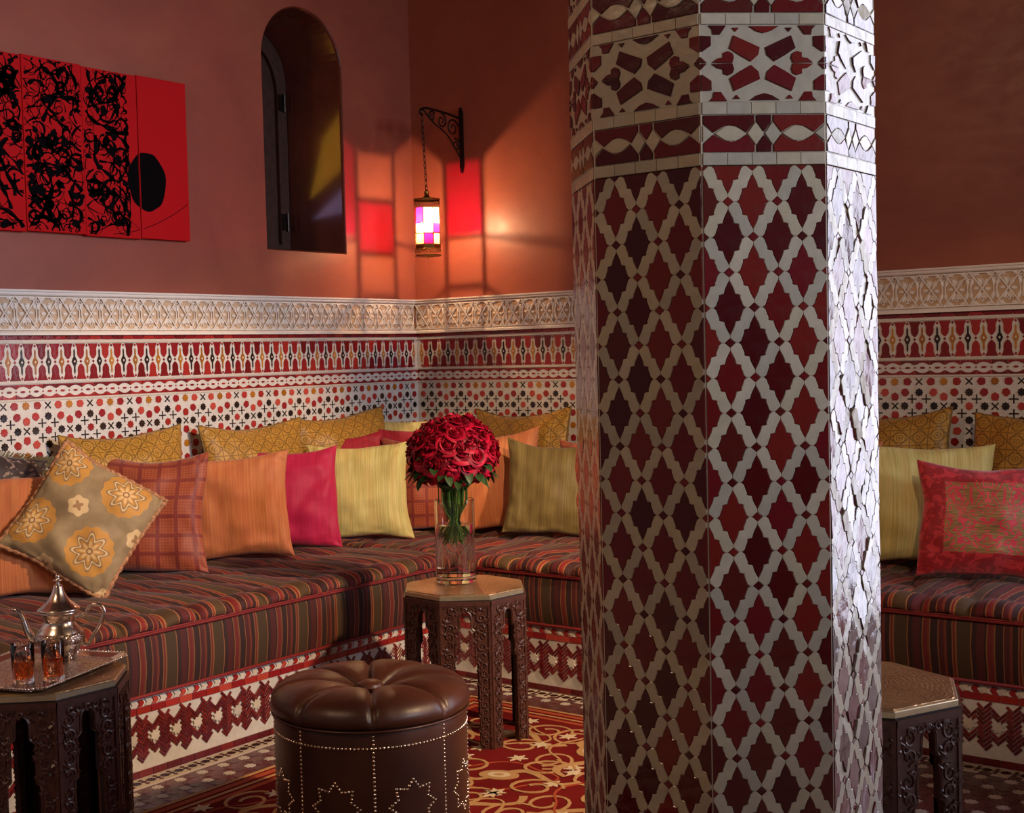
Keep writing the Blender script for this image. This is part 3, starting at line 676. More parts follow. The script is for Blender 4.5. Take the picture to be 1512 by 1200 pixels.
#@@COLUMN
# ------------------------------------------------------------------ column
Zr = Vector((0, 0, 1)); rh = Vector((cos(YAW), -sin(YAW), 0)); fh = Vector((sin(YAW), cos(YAW), 0))
CK = .84
CP = Vector((4.3187, -5.067, 0))+(rh*.5535+fh*2.75)*CK
CR = .310*CK
col = thing('column', 'octagonal column clad in oxblood and ivory cut tile mosaic, foreground', 'column', CP)
FW = 2*CR*sin(pi/8); pw = FW/2.5; ph = .1317*CK
mb = MB(); hexr = CR-.004; zf = lambda z: 1.3+(z-1.3)*CK
mb.prism([(hexr*cos(a), hexr*sin(a)) for a in [radians(5.5-22.5-90+45*k)+(YAW*-1) for k in range(8)]], 0, HT-.001)
# body oriented with the camera-space phase used for the faces
mb.v = []; mb.f = []
vert = []
for k in range(8):
    a = radians(5.5-22.5-90+45*k); vert.append(rh*(CR*cos(a))+fh*(CR*sin(a)))
mb.prism([((v*(hexr/CR)).x, (v*(hexr/CR)).y) for v in vert], 0, HT-.001)
mb.build('column_core', MT['grout'], col)
q = [(0, .383), (.045, .325), (.085, .265), (.112, .195), (.165, .190), (.212, .178), (.208, .145), (.238, .09), (.268, .03), (.318, 0)]
loz = q+[(x, -y) for x, y in q[-2::-1]]+[(-x, -y) for x, y in q[1:]]+[(-x, y) for x, y in q[-2:0:-1]]
def dd(poly): return [(x*pw, y*ph) for x, y in poly]
LOZ = dd(loz); DIA = dd([(0, .066), (.105, 0), (0, -.066), (-.105, 0)])
gp = .005
qa = [(x+gp*.9, y+gp*.5) for x, y in q]; qb = [(.5-x-gp*.9, .5-y-gp*.5) for x, y in q]
bar = qa+[(.5-.105-gp*1.5, 0), (.5, .066+gp)]+qb+[(.105+gp*1.5, .5), (0, .5-.066-gp)]
BAR = dd(bar); BARm = mir(BAR)
TC = Tiler(col)
Ztop = zf(1.641); ZA = zf(1.574)
def face_frame(k):
    a, b = CP+vert[k], CP+vert[(k+1) % 8]; u = (b-a).normalized(); n = u.cross(Zr); return frame(a, u, Zr, n)
# faces by vertex index: 0 front, 7 left front, 1 bright right, 6 left sliver
for k in (0, 7, 1, 6, 2, 3, 4, 5):
    F = face_frame(k); vis = k in (0, 7, 1); par = 0 if k % 2 == 0 else 1; tl = {1: .04, 0: .004, 7: .004}.get(k, .004)
    single_ok = k in (0, 7, 1, 6)
    if k not in (0, 7, 1, 6):   # turned away from the camera: pale tile skin only
        MB().prism(rect(.002, 0, FW-.002, 3.69), -.004, .0, M=F).build('plain_tile_face', MT['colwhite'], col, local=False, Mx=Matrix.Identity(4)); continue
    zmin = -.02
    def fit(poly, at):
        p = sh(poly, *at); p = clip(p, 0, .0009, 1); p = clip(p, 0, FW-.0009, -1) if p else p; p = clip(p, 1, Ztop-.001, -1) if p else p; p = clip(p, 1, .002, 1) if p else p
        return p
    def putc(name, mat, poly, at, key, single):
        whole = sh(poly, *at); p = fit(poly, at)
        if len(p) < 3 or area(p) < 2e-6: return
        same = len(p) == len(whole) and all(abs(a[0]-b[0])+abs(a[1]-b[1]) < 1e-9 for a, b in zip(sorted(p), sorted(whole)))
        if same: TC.put(name, mat, poly, F, at, n1=.003, ins=.0009, key=key, single=single, tilt=tl)
        else:
            c_ = (sum(a[0] for a in p)/len(p), sum(a[1] for a in p)/len(p)); TC.put(name, mat, sh(p, -c_[0], -c_[1]), F, c_, n1=.003, ins=.0006, single=single, tilt=tl*.5)
    nr = 16
    for r in range(-1, nr):
        zA = ZA-r*ph; inview = .56 < zA < 1.72
        sg = single_ok and inview
        for c_ in range(-1, 4):
            x = (c_+(0 if par == 0 else .5))*pw; xb = x+pw/2
            putc('lozenge_tile', 'colred', LOZ, (x, zA), 'loz', sg and k != 6); putc('lozenge_tile', 'colred', LOZ, (xb, zA-ph/2), 'loz', sg and k != 6)
            putc('diamond_tile', 'colred', DIA, (xb, zA), 'diam', sg and k in (0, 7)); putc('diamond_tile', 'colred', DIA, (x, zA-ph/2), 'diam', sg and k in (0, 7))
            for (bx, bz) in ((x, zA), (xb, zA-ph/2)):
                putc('lattice_bar', 'colwhite', BAR, (bx, bz), 'bar', sg and k in (0, 7)); putc('lattice_bar', 'colwhite', BARm, (bx, bz), 'barm', sg and k in (0, 7))
    # bands above
    def strip(z0, z1):
        x = .001; n = 5 if k != 6 else 5
        for i in range(n):
            TC.put('band_tile', 'colwhite', rect(.001+i*(FW-.002)/n+.0003, z0+.0006, .001+(i+1)*(FW-.002)/n-.0003, z1-.0006), F, n1=.0032, single=single_ok)
    def lensband(z0, z1):
        H = z1-z0
        bl = [(.015, .02), (.425, .02), (.425, .2), (.36, .47), (.32, .38), (.28, .31), (.23, .28), (.18, .31), (.14, .38), (.095, .47), (.015, .24)]
        cs = [(.445, .02), (.56, .02), (.56, .2), (.503, .45), (.445, .2)]
        ln_ = [(.105, .5), (.15, .60), (.19, .68), (.23, .70), (.27, .68), (.31, .60), (.355, .5), (.31, .40), (.27, .32), (.23, .30), (.19, .32), (.15, .40)]
        dm = [(.368, .5), (.434, .80), (.496, .5), (.434, .2)]
        eg = [(.008, .29), (.088, .5), (.008, .71)]
        for p, m in ((bl, 'colred'), (cs, 'colred')):
            for q1 in ([p, mir(p, 0, .5025)] if p is bl else [p]):
                for q2 in (q1, mir(q1, 1, .5)):
                    q3 = [(x*FW, z0+y*H) for x, y in q2]; cc = (sum(a[0] for a in q3)/len(q3), sum(a[1] for a in q3)/len(q3)); TC.put('notched_tile', m, sh(q3, -cc[0], -cc[1]), F, cc, n1=.003, single=k != 6, tilt=tl)
        for p, nm in ((ln_, 'leaf_tile'), (dm, 'white_diamond'), (eg, 'edge_tile')):
            for q1 in (p, mir(p, 0, .5025)):
                q3 = [(min(max(x, .006), .994)*FW, z0+y*H) for x, y in q1]; cc = (sum(a[0] for a in q3)/len(q3), sum(a[1] for a in q3)/len(q3)); TC.put(nm, 'colwhite', sh(q3, -cc[0], -cc[1]), F, cc, n1=.0032, single=k != 6, tilt=tl)
    def medband(z0, z1):
        H = z1-z0; MB().prism(rect(.001, z0, FW-.001, z1), -.004, .0012, M=F).build('medallion_ground', MT['colwhite'], col, local=False, Mx=Matrix.Identity(4))
        X = lambda x: (x-65)/765; Yv = lambda y: 1-(y-187)/453
        ps = [[(270,250),(350,285),(430,320),(420,365),(375,403),(305,365),(243,325)],
              [(135,410),(170,385),(205,378),(205,352),(235,342),(262,355),(271,380),(260,412)],
              [(365,196),(550,196),(500,225),(455,237),(410,225)],
              [(117,192),(225,192),(187,245),(145,245),(140,215)], [(66,252),(130,255),(130,310),(78,345),(66,345)],
              [(262,205),(305,205),(283,228)], [(66,376),(103,411),(66,411)]]
        for i_, p in enumerate(ps):
            base_ = [(X(a), Yv(b)) for a, b in p]
            for q1 in ([base_] if i_ == 2 else [base_, mir(base_, 0, .5)]):
                for q2 in (q1, mir(q1, 1, .5)):
                    q3 = [(x*FW, z0+y*H) for x, y in q2]; cc = (sum(a[0] for a in q3)/len(q3), sum(a[1] for a in q3)/len(q3)); TC.put('medallion_tile', 'colred', sh(q3, -cc[0], -cc[1]), F, cc, n1=.0035, n0=-.001, single=k != 6, tilt=tl)
    strip(zf(1.6415), zf(1.665)); 
    MB().prism(rect(.001, zf(1.665), FW-.001, zf(1.7355)), -.004, .0008, M=F).build('band_ground', MT['colwhite'], col, local=False, Mx=Matrix.Identity(4))
    lensband(zf(1.665), zf(1.7355)); strip(zf(1.7355), zf(1.7587)); medband(zf(1.7587), zf(1.9007)); strip(zf(1.9007), zf(1.922))
    MB().prism(rect(.001, zf(1.922), FW-.001, zf(1.9925)), -.004, .0008, M=F).build('band_ground', MT['colwhite'], col, local=False, Mx=Matrix.Identity(4))
    lensband(zf(1.922), zf(1.9925)); strip(zf(1.9925), zf(2.015)); medband(zf(2.015), zf(2.157))
    MB().prism(rect(.001, zf(2.158), FW-.001, 3.69), -.004, .002, M=F).build('upper_plaster', MT['plaster_white'], col, local=False, Mx=Matrix.Identity(4))
    # pale grout line up the arris
TC.finish()
for k in (7, 0, 1, 2):
    p = CP+vert[k]; MB().tube([(p.x, p.y, 0), (p.x, p.y, 2.15)], .0016, 6).build('edge_joint', MT['grout_w'], col, local=False, Mx=Matrix.Identity(4))
#@@TABLES
# ------------------------------------------------------------------ octagonal side tables
def panel_mesh(a, H):
    """one side, width a, height H, keyhole arch open at the floor; local u 0..a, v 0..H"""
    c_ = a/2; w1, w2, w3 = a*.235, a*.175, a*.10
    k = [(c_-w1, 0), (c_-w1, H*.575), (c_-w1+.003, H*.60), (c_-w2, H*.61), (c_-w2, H*.80), (c_-w3-.003, H*.815), (c_-w3, H*.825), (c_-w3, H*.88)]
    arc = [(c_+w3*cos(t), H*.88+w3*1.6*sin(t)) for t in [pi-pi*i/8 for i in range(1, 8)]]
    edge = k+arc+[(2*c_-x, y) for x, y in k[::-1]]
    mb = MB()
    # left leg, right leg and apron strips as quads between outline and arch edge
    top = H; full = [(0, 0)]+edge+[(a, 0), (a, top), (0, top)]
    mb.prism(full, -.018, 0); return mb, edge
def scroll(mb, x, y, r, hand, rot0, n=.0015, turns=1.35, tr=.0028):
    pts = []
    for i in range(15):
        t = i/14; an = rot0+hand*t*turns*2*pi; rr = r*(1-t*.86); pts.append((x+rr*cos(an), y+rr*sin(an), n))
    mb.tube(pts, [tr*(1.25-.5*i/14) for i in range(15)], 4, caps=False)
def leafbump(mb, x, y, L, W, a, n=0):
    pts = [(0, 0, n), (L*.35, W*.5, n), (L, 0, n), (L*.35, -W*.5, n), (L*.45, 0, n+.006)]
    mb.add([(x+px*cos(a)-py*sin(a), y+px*sin(a)+py*cos(a), z) for px, py, z in pts], [(0, 4, 1), (1, 4, 2), (2, 4, 3), (3, 4, 0)][::-1])
def carving(a, H, edge):
    mb = MB(); c_ = a/2
    def strip(x, z0, z1, r):
        z = z0; s = 1
        while z < z1-r:
            scroll(mb, x, z+r, r, s, -s*pi/2); leafbump(mb, x+s*r*.2, z, r*1.7, r*1.0, pi/2-s*.9); leafbump(mb, x-s*r*.9, z+r*1.2, r*1.4, r*.9, pi/2+s*.7); scroll(mb, x-s*r*.55, z+r*1.75, r*.42, -s, s*pi/2); leafbump(mb, x+s*r*.9, z+r*1.4, r*1.0, r*.7, pi/2-s*2.2); z += r*1.85; s = -s
    e = a*.055
    lw = (c_-a*.235-e-.006); strip(e+lw/2, .02, H*.58, lw*.47)
    lw2 = (c_-a*.175-e-.006); strip(e+lw2/2, H*.60, H*.79, lw2*.46); strip(e+lw2*.55, H*.79, H*.93, lw2*.46)
    n = len(mb.v); mb.add([(a-x, y, z) for x, y, z in mb.v[:n]], [f[::-1] for f in mb.f[:]])
    for i, x in enumerate((.22, .36, .5, .64, .78)): scroll(mb, a*x, H*.945, a*.055, 1 if i % 2 else -1, pi/2*(1 if i % 2 else -1)); leafbump(mb, a*x+.006, H*.955, .016, .01, .8 if i % 2 else -.8)
    return mb
def rails(a, H, edge):
    mb = MB()
    for x in (0, a-a*.05): mb.box((x, 0, 0), (x+a*.05, H, .0035))
    mb.box((0, H-.014, 0), (a, H, .005)); mb.box((0, H-.020, 0), (a, H-.014, .003))
    e2 = [(x, y) for x, y in edge]; mb.tube([(x+( -.0035 if x < a/2 else .0035), y+(.002 if y > H*.7 else 0), 0) for x, y in e2], .0035, 4, caps=False); return mb
TM = {}
def table(name, label, centre, rz, R=.215, H=.52, crop=None):
    r = thing(name, label, 'table', (centre[0], centre[1], 0), rz)
    a = 2*R*sin(pi/8)*1.0; Hp = H-.022; key = (round(R, 4), round(H, 4))
    if key not in TM:
        pm, edge = panel_mesh(a, Hp); TM[key] = (pm.mesh('panel', MT['wood']), carving(a, Hp, edge).mesh('carved_scrollwork', MT['wood']), rails(a, Hp, edge).mesh('raised_border', MT['wood']))
    W_ = WM[r.name]
    for k in range(8):
        a0 = pi/8+k*pi/4; p0 = Vector((R*cos(a0), R*sin(a0), 0)); p1 = Vector((R*cos(a0+pi/4), R*sin(a0+pi/4), 0)); u = (p1-p0).normalized(); F = W_ @ frame(p0, u, Zr, u.cross(Zr))
        p = link(bpy.data.objects.new('side_panel', TM[key][0]), r, F)
        s = link(bpy.data.objects.new('carved_scrollwork', TM[key][1]), p, F); s['kind'] = 'stuff'; link(bpy.data.objects.new('raised_border', TM[key][2]), p, F)
    oc = lambda rr: [(rr*cos(pi/8+k*pi/4), rr*sin(pi/8+k*pi/4)) for k in range(8)]
    MB().prism(oc(R*.99), Hp-.004, Hp+.004).build('top_board', MT['wood_in'], r)
    MB().prism(oc(R*.985), Hp+.004, Hp+.018, .002).build('metal_edge', MT['edge_metal'], r)
    MB().prism(oc(R*.955), Hp+.017, Hp+.0215, .0015).build('hammered_top', MT['hammered'], r)
    return r
fa = atan2(fh.y, fh.x)
TCp = (1.552, -1.607)
table('side_table', 'octagonal carved dark wood side table carrying the rose vase', TCp, fa, .218, .52)
TLp = (1.420, -3.178)
table('side_table', 'octagonal carved wooden side table under the silver tea tray, bottom left', TLp, radians(21-22.5), .222, .52)
TRp = (3.139, -2.164)
table('side_table', 'octagonal carved wooden side table with bare metal top, right of the column', TRp, radians(43.5-22.5), .252, .52)
#@@POUF
# ------------------------------------------------------------------ leather pouf
PP = Vector((1.945, -2.515, 0)); PR = .262
pf = thing('pouf', 'round dark brown leather pouf with tufted top and nailhead stars', 'pouf', PP, fa-radians(17.5))
prof = [(.0, .012), (PR-.02, .012), (PR-.008, .02), (PR-.004, .05)]+[(PR-.004, .05+.31*i/8) for i in range(1, 9)]+[(PR-.006, .368), (PR-.02, .372), (0, .372)]
MB().lathe([(max(r, .001), z) for r, z in prof], 64).build('drum', MT['leather'], pf, 'a')
mb = MB(); NA, NRr = 192, 30; vs = []; prof = []
for i in range(NRr+1):
    t = i/NRr
    if t < .72:
        s = t/.72; rr = (PR-.045)*s+.0; zz = .418+.042*sin(pi*min(1, s*.93+.03)**.8)*1.0-.012*max(0, 1-s*3); 
    else:
        an = (t-.72)/.28*pi; rr = PR-.045+.052*sin(an)**.9 if an < pi/2 else PR+.007-.012*(1-sin(an)); zz = .413-.038*(1-cos(an))*.55
    prof.append((rr, zz))
prof = [(.0005, .412), (.02, .412), (.034, .416), (.05, .425), (.08, .438), (.11, .446), (.14, .450), (.17, .450), (.20, .446), (.225, .440), (.245, .431), (.258, .419), (.266, .405), (.269, .392), (.266, .380), (.258, .372), (.24, .368)]
for i, (rr, zz) in enumerate(prof):
    for k in range(NA):
        a = 2*pi*k/NA; d = (((a+pi/8)/(pi/4)) % 1); d = min(d, 1-d)*rr*pi/4 if rr > 0 else 0
        groove = math.exp(-(d/.006)**2); puff = min(1, d/.035)
        amp = min(1, rr/.05)*(1 if zz > .385 else .35)
        z_ = zz-groove*.013*amp-(1-puff)*.006*amp+.002*nz(rr*cos(a), rr*sin(a), 0, 22); r2 = rr-(.006*groove*(1 if rr > .24 else 0))
        vs.append((r2*cos(a), r2*sin(a), z_))
fs = [(i*NA+k, (i+1)*NA+k, (i+1)*NA+(k+1) % NA, i*NA+(k+1) % NA) for i in range(len(prof)-1) for k in range(NA)]+[tuple(range(NA))]
mb.add(vs, [f if len(f) > 4 else f for f in fs]); mb.build('tufted_cushion', MT['leather'], pf, True)
MB().lathe([(.001, .412), (.032, .413), (.036, .421), (.033, .429), (.022, .435), (.001, .437)][::1], 32).build('button', MT['leather'], pf, 'a')
MB().tube([((PR+.001)*cos(2*pi*k/64), (PR+.001)*sin(2*pi*k/64), .369) for k in range(64)], .0035, 6, True).build('welt', MT['leather'], pf, True)
nb = MB()
def nail(a, z, r=.0040):
    n_ = Vector((cos(a), sin(a), 0)); u = Vector((-sin(a), cos(a), 0)); p = n_*(PR-.004)+Vector((0, 0, z)); vs = [p+n_*r*.8]
    for rr, hh in ((.75, .55), (1, 0)):
        for k in range(8): t = k*pi/4; vs.append(p+(u*cos(t)+Zr*sin(t))*r*rr+n_*r*hh*.9)
    nb.add(vs, [(0, 1+k, 1+(k+1) % 8) for k in range(8)]+[(1+k, 9+k, 9+(k+1) % 8, 1+(k+1) % 8) for k in range(8)])
N_ = 152
for k in range(N_): nail(2*pi*k/N_, .326)
for s in range(8):
    a = s*pi/4+pi/8; z = .357
    while z > .03: nail(a, z); z -= .0105
    ca = s*pi/4; zc = .172; R8 = .066
    st = star(8, R8, R8*.70, pi/2)
    for i in range(16):
        (x0, y0), (x1, y1) = st[i], st[(i+1) % 16]; L = sqrt((x1-x0)**2+(y1-y0)**2); m = max(2, round(L/.0105))
        for j in range(m): t = j/m; nail(ca+(x0+(x1-x0)*t)/PR, zc+y0+(y1-y0)*t)
nb.build('nailheads', MT['nail'], pf, True)['kind'] = 'stuff'
#@@SMALL
# ------------------------------------------------------------------ vase with roses
TZ = .5205
VP = Vector((1.497, -1.582, TZ+.001))
vase = thing('glass_vase', 'tall clear glass cylinder vase half full of water on the side table', 'vase', VP)
VR, VH = .069, .285
MB().lathe([(.001, 0), (VR-.003, 0), (VR, .003), (VR, VH), (VR-.0015, VH+.001), (VR-.003, VH), (VR-.003, .026), (VR-.006, .023), (.001, .022)], 48).build('vase_wall', MT['glass'], vase, 'a')
MB().lathe([(.001, .0225), (VR-.0065, .0235), (VR-.0034, .0265), (VR-.0034, .20), (.001, .20)], 48).build('water', MT['water'], vase, 'a')
# one rose: spiral of cupped petals
def rose_mesh(seed):
    rs = random.Random(seed); mb = MB()
    n = 17
    for i in range(n):
        t = i/(n-1); a0 = i*2.4; open_ = .12+.75*t; rad = .005+.0235*t; hgt = .026-.006*t; wid = 1.15-.25*t
        nu, nv = 5, 4; vs = []
        for u in range(nu+1):
            an = a0+(u/nu-.5)*2*wid
            for v in range(nv+1):
                q = v/nv; bulge = sin(q*pi*.62); r = rad*(.35+.65*bulge)*(1+open_*.35*q*q)+.003*(q**3)*t*3; top = 1-.28*((u/nu-.5)*2)**2
                z = hgt*q*top-(.006*t*q**4)*2+.001*rs.uniform(-1, 1)*q-.012*t*0
                vs.append((r*cos(an), r*sin(an), z+.0*t-.004*t))
        mb.add(vs, [(u*(nv+1)+v, (u+1)*(nv+1)+v, (u+1)*(nv+1)+v+1, u*(nv+1)+v+1) for u in range(nu) for v in range(nv)])
    mb.lathe([(.001, -.008), (.008, -.006), (.014, .004), (.008, .014), (.001, .018)], 10)
    return mb.mesh('bloom', MT['petal'], True)
RM = [rose_mesh(i) for i in range(4)]
def leaf_mesh():
    mb = MB(); vs = []
    for i in range(7):
        t = i/6; w_ = .016*sin(pi*t)**.7*(1-.25*t)
        for s in (-1, 0, 1): vs.append((t*.055, s*w_, -.010*t*t+(.004*abs(s)*sin(pi*t))))
    mb.add(vs, [(i*3+j, (i+1)*3+j, (i+1)*3+j+1, i*3+j+1) for i in range(6) for j in range(2)]); return mb.mesh('leaf', MT['leaf'], True)
LM = leaf_mesh()
BC = Vector((VP.x, VP.y, .965)); BR = .150
rs = random.Random(3); NRS = 96; cnt = 0
for i in range(NRS):
    zz = 1-2*(i+.5)/NRS
    if zz < -.62: continue
    an = i*2.39996; rr = sqrt(1-zz*zz); d = Vector((rr*cos(an), rr*sin(an), zz))
    p = BC+Vector((d.x*BR, d.y*BR, d.z*BR*.86))*rs.uniform(.93, 1.04)
    s = rs.uniform(1.0, 1.28)
    dd_ = (d+Vector((0, 0, .25))+Vector([rs.uniform(-.12, .12) for _ in range(3)])).normalized()
    R_ = dd_.to_track_quat('Z', 'Y').to_matrix().to_4x4() @ Matrix.Rotation(rs.uniform(0, 6), 4, 'Z')
    Mx = Matrix.Translation(p)
    r = bpy.data.objects.new('rose', None); r.empty_display_size = .02; link(r, None, Mx); tag(r, 'deep red rose in the dense round bouquet in the glass vase', 'rose', 'red roses of the bouquet')
    link(bpy.data.objects.new('bloom', RM[i % 4]), r, Mx @ R_ @ Matrix.Scale(s, 4) @ Matrix.Translation((0, 0, -.012)))
    # stem: from bloom into the neck of the vase and to a crossing foot
    ft = Vector((rs.uniform(-1, 1), rs.uniform(-1, 1), 0)); ft = ft.normalized()*.045*rs.random()**.5 if ft.length else ft
    nk = Vector((VP.x, VP.y, VP.z+VH-.01))+Vector((d.x, d.y, 0))*.050*rs.uniform(.3, 1.1); foot = Vector((VP.x-d.x*.03+ft.x*.5, VP.y-d.y*.03+ft.y*.5, VP.z+.13+rs.uniform(0, .06)))
    off = Vector((foot.x-VP.x, foot.y-VP.y, 0))
    if off.length > .05: foot -= off*(1-.05/off.length)
    q0 = p-dd_*.012; q1 = BC+(nk-BC)*.45+Vector((d.x, d.y, 0))*.03
    MB().tube([x-p for x in (q0, q1, nk, foot)], .0021, 5).build('stem', MT['stem'], r, True)
    if zz < -.15 or i % 9 == 0:
        for kk in range(2 if zz < -.3 else 1):
            a2 = atan2(d.y, d.x)+rs.uniform(-.6, .6); lp = p-dd_*.02+Vector((0, 0, -.008))
            link(bpy.data.objects.new('leaf', LM), r, Matrix.Translation(lp) @ Matrix.Rotation(a2, 4, 'Z') @ Matrix.Rotation(rs.uniform(.2, .9), 4, 'Y') @ Matrix.Scale(1.1, 4))
# inner leaves filling the neck
for k in range(10):
    a2 = k*.63; lp = Vector((VP.x+.035*cos(a2), VP.y+.035*sin(a2), VP.z+VH+.022)); 
    link(bpy.data.objects.new('leaf', LM), vase, Matrix.Translation(lp) @ Matrix.Rotation(a2, 4, 'Z') @ Matrix.Rotation(-1.15+.2*(k % 3), 4, 'Y') @ Matrix.Scale(1.2, 4))

# ------------------------------------------------------------------ tea tray, pot, glasses
u_t = Vector((-.338, .941, 0)).normalized(); v_t = Vector((-u_t.y, u_t.x, 0)); TRZ = TZ+.0025
tc = Vector((1.545, -3.125, TRZ))+v_t*.165+u_t*.0
tray = bpy.data.objects.new('tea_tray', None); link(tray, None, frame(tc, u_t, v_t, Zr)); tag(tray, 'rectangular engraved silver tea tray with raised rim', 'tray')
def rrect(a, b, c_): return [(a-c_, -b), (a, -b+c_), (a, b-c_), (a-c_, b), (-a+c_, b), (-a, b-c_), (-a, -b+c_), (-a+c_, -b)]
A_, B_ = .198, .17
MB().prism(rrect(A_-.022, B_-.022, .03), 0, .003).build('tray_floor', MT['engraved'], tray)
mb = MB(); rg = [(rrect(A_-.022, B_-.022, .03), .0005), (rrect(A_-.022, B_-.022, .03), .0032), (rrect(A_-.006, B_-.006, .03), .012), (rrect(A_, B_, .03), .013), (rrect(A_+.002, B_+.002, .03), .011), (rrect(A_-.004, B_-.004, .03), .009)]
vs = [(x, y, z) for pl, z in rg for x, y in pl]
mb.add(vs, [(i*8+k, i*8+(k+1) % 8, (i+1)*8+(k+1) % 8, (i+1)*8+k) for i in range(len(rg)-1) for k in range(8)]); mb.build('tray_rim', MT['silver'], tray)
mb = MB(); out_ = rrect(A_+.001, B_+.001, .03)
for k in range(8):
    (x0, y0), (x1, y1) = out_[k], out_[(k+1) % 8]; L = sqrt((x1-x0)**2+(y1-y0)**2); m = max(2, int(L/.009))
    for j in range(m): t = j/m; mb.lathe([(.001, -.003), (.0035, 0), (.001, .0035)], 6, Matrix.Translation((x0+(x1-x0)*t, y0+(y1-y0)*t, .0125)))
mb.build('beaded_edge', MT['silver'], tray, True)['kind'] = 'stuff'
pz = TRZ+.0032
pot = thing('teapot', 'ornate silver teapot with domed lid and curved handle on the tray', 'teapot', (1.325, -3.05, pz), radians(40))
pot.scale = (1, 1, .9); WM[pot.name] = WM[pot.name] @ Matrix.Diagonal((1, 1, .9, 1))
body = [(.001, .004), (.036, .004), (.040, .010), (.050, .022), (.060, .045), (.063, .062), (.058, .080), (.047, .094), (.041, .104), (.040, .112), (.046, .128), (.050, .136), (.048, .139), (.001, .139)]
MB().lathe(body, 40).build('body', MT['silver'], pot, True)
MB().lathe([(.001, .139), (.052, .139), (.056, .143), (.054, .148), (.044, .154), (.040, .160), (.034, .164), (.028, .172), (.021, .184), (.015, .198), (.012, .212), (.010, .216), (.001, .217)], 36).build('lid', MT['silver'], pot, True)
fn = MB(); fn.lathe([(.001, .216), (.006, .218), (.004, .222), (.003, .226), (.012, .228), (.012, .231), (.003, .233), (.006, .239), (.005, .244), (.001, .250)], 16); fn.build('finial', MT['silver'], pot, True)
MB().lathe([(.0615, .046), (.0655, .05), (.0665, .062), (.063, .076), (.0605, .078)], 40).build('engraved_belt', MT['engraved'], pot, True)
for k in range(4):
    a = k*pi/2+pi/4; MB().tube([(.04*cos(a), .04*sin(a), .014), (.05*cos(a), .05*sin(a), .006), (.047*cos(a), .047*sin(a), 0.0)], [.006, .005, .007], 8).build('foot', MT['silver'], pot, True)
# spout towards -x local, handle towards +x
sp = [(-.055, 0, .050), (-.075, 0, .062), (-.086, 0, .085), (-.092, 0, .110), (-.100, 0, .132), (-.112, 0, .145), (-.124, 0, .148)]
MB().tube(sp, [.014, .012, .0095, .008, .007, .006, .0055], 12).build('spout', MT['silver'], pot, True)
hd = [(.044, 0, .118), (.060, 0, .124), (.072, 0, .128), (.078, 0, .146), (.094, 0, .157), (.112, 0, .153), (.120, 0, .136), (.116, 0, .112), (.104, 0, .086), (.090, 0, .066), (.080, 0, .048), (.074, 0, .034), (.058, 0, .040)]
def smooth(pts, it=2):
    for _ in range(it):
        q_ = [pts[0]]
        for a, b in zip(pts, pts[1:]): q_ += [tuple(a[i]*.75+b[i]*.25 for i in range(3)), tuple(a[i]*.25+b[i]*.75 for i in range(3))]
        pts = q_+[pts[-1]]
    return pts
MB().tube(smooth(hd), .0058, 10).build('handle', MT['silver'], pot, True)
def tea_glass(label, x, y, fill):
    g_ = thing('tea_glass', label, 'glass', (x, y, pz))
    MB().lathe([(.001, 0), (.0245, 0), (.026, .003), (.0285, .095), (.0278, .096), (.0270, .095), (.0245, .012), (.001, .010)], 32).build('glass_wall', MT['glass'], g_, 'a')
    MB().lathe([(.001, .0108), (.0240, .0126), (.0243+.0027*fill/.09, fill), (.001, fill)], 32).build('tea', MT['tea'], g_, 'a')
tea_glass('small glass of amber mint tea on the tray, farther left of the two', 1.480, -3.262, .054)
tea_glass('small glass of amber mint tea on the tray, right of its twin', 1.522, -3.205, .058)
MB_b = thing('sugar_bowl', 'small golden ribbed bowl at the left edge of the tea tray', 'bowl', (1.375, -3.325, pz))
MB().lathe([(.001, .002), (.018, .002), (.02, .006), (.034, .022), (.040, .034), (.038, .034), (.03, .022), (.001, .010)], 24).build('bowl', MT['brass'], MB_b, 'a')

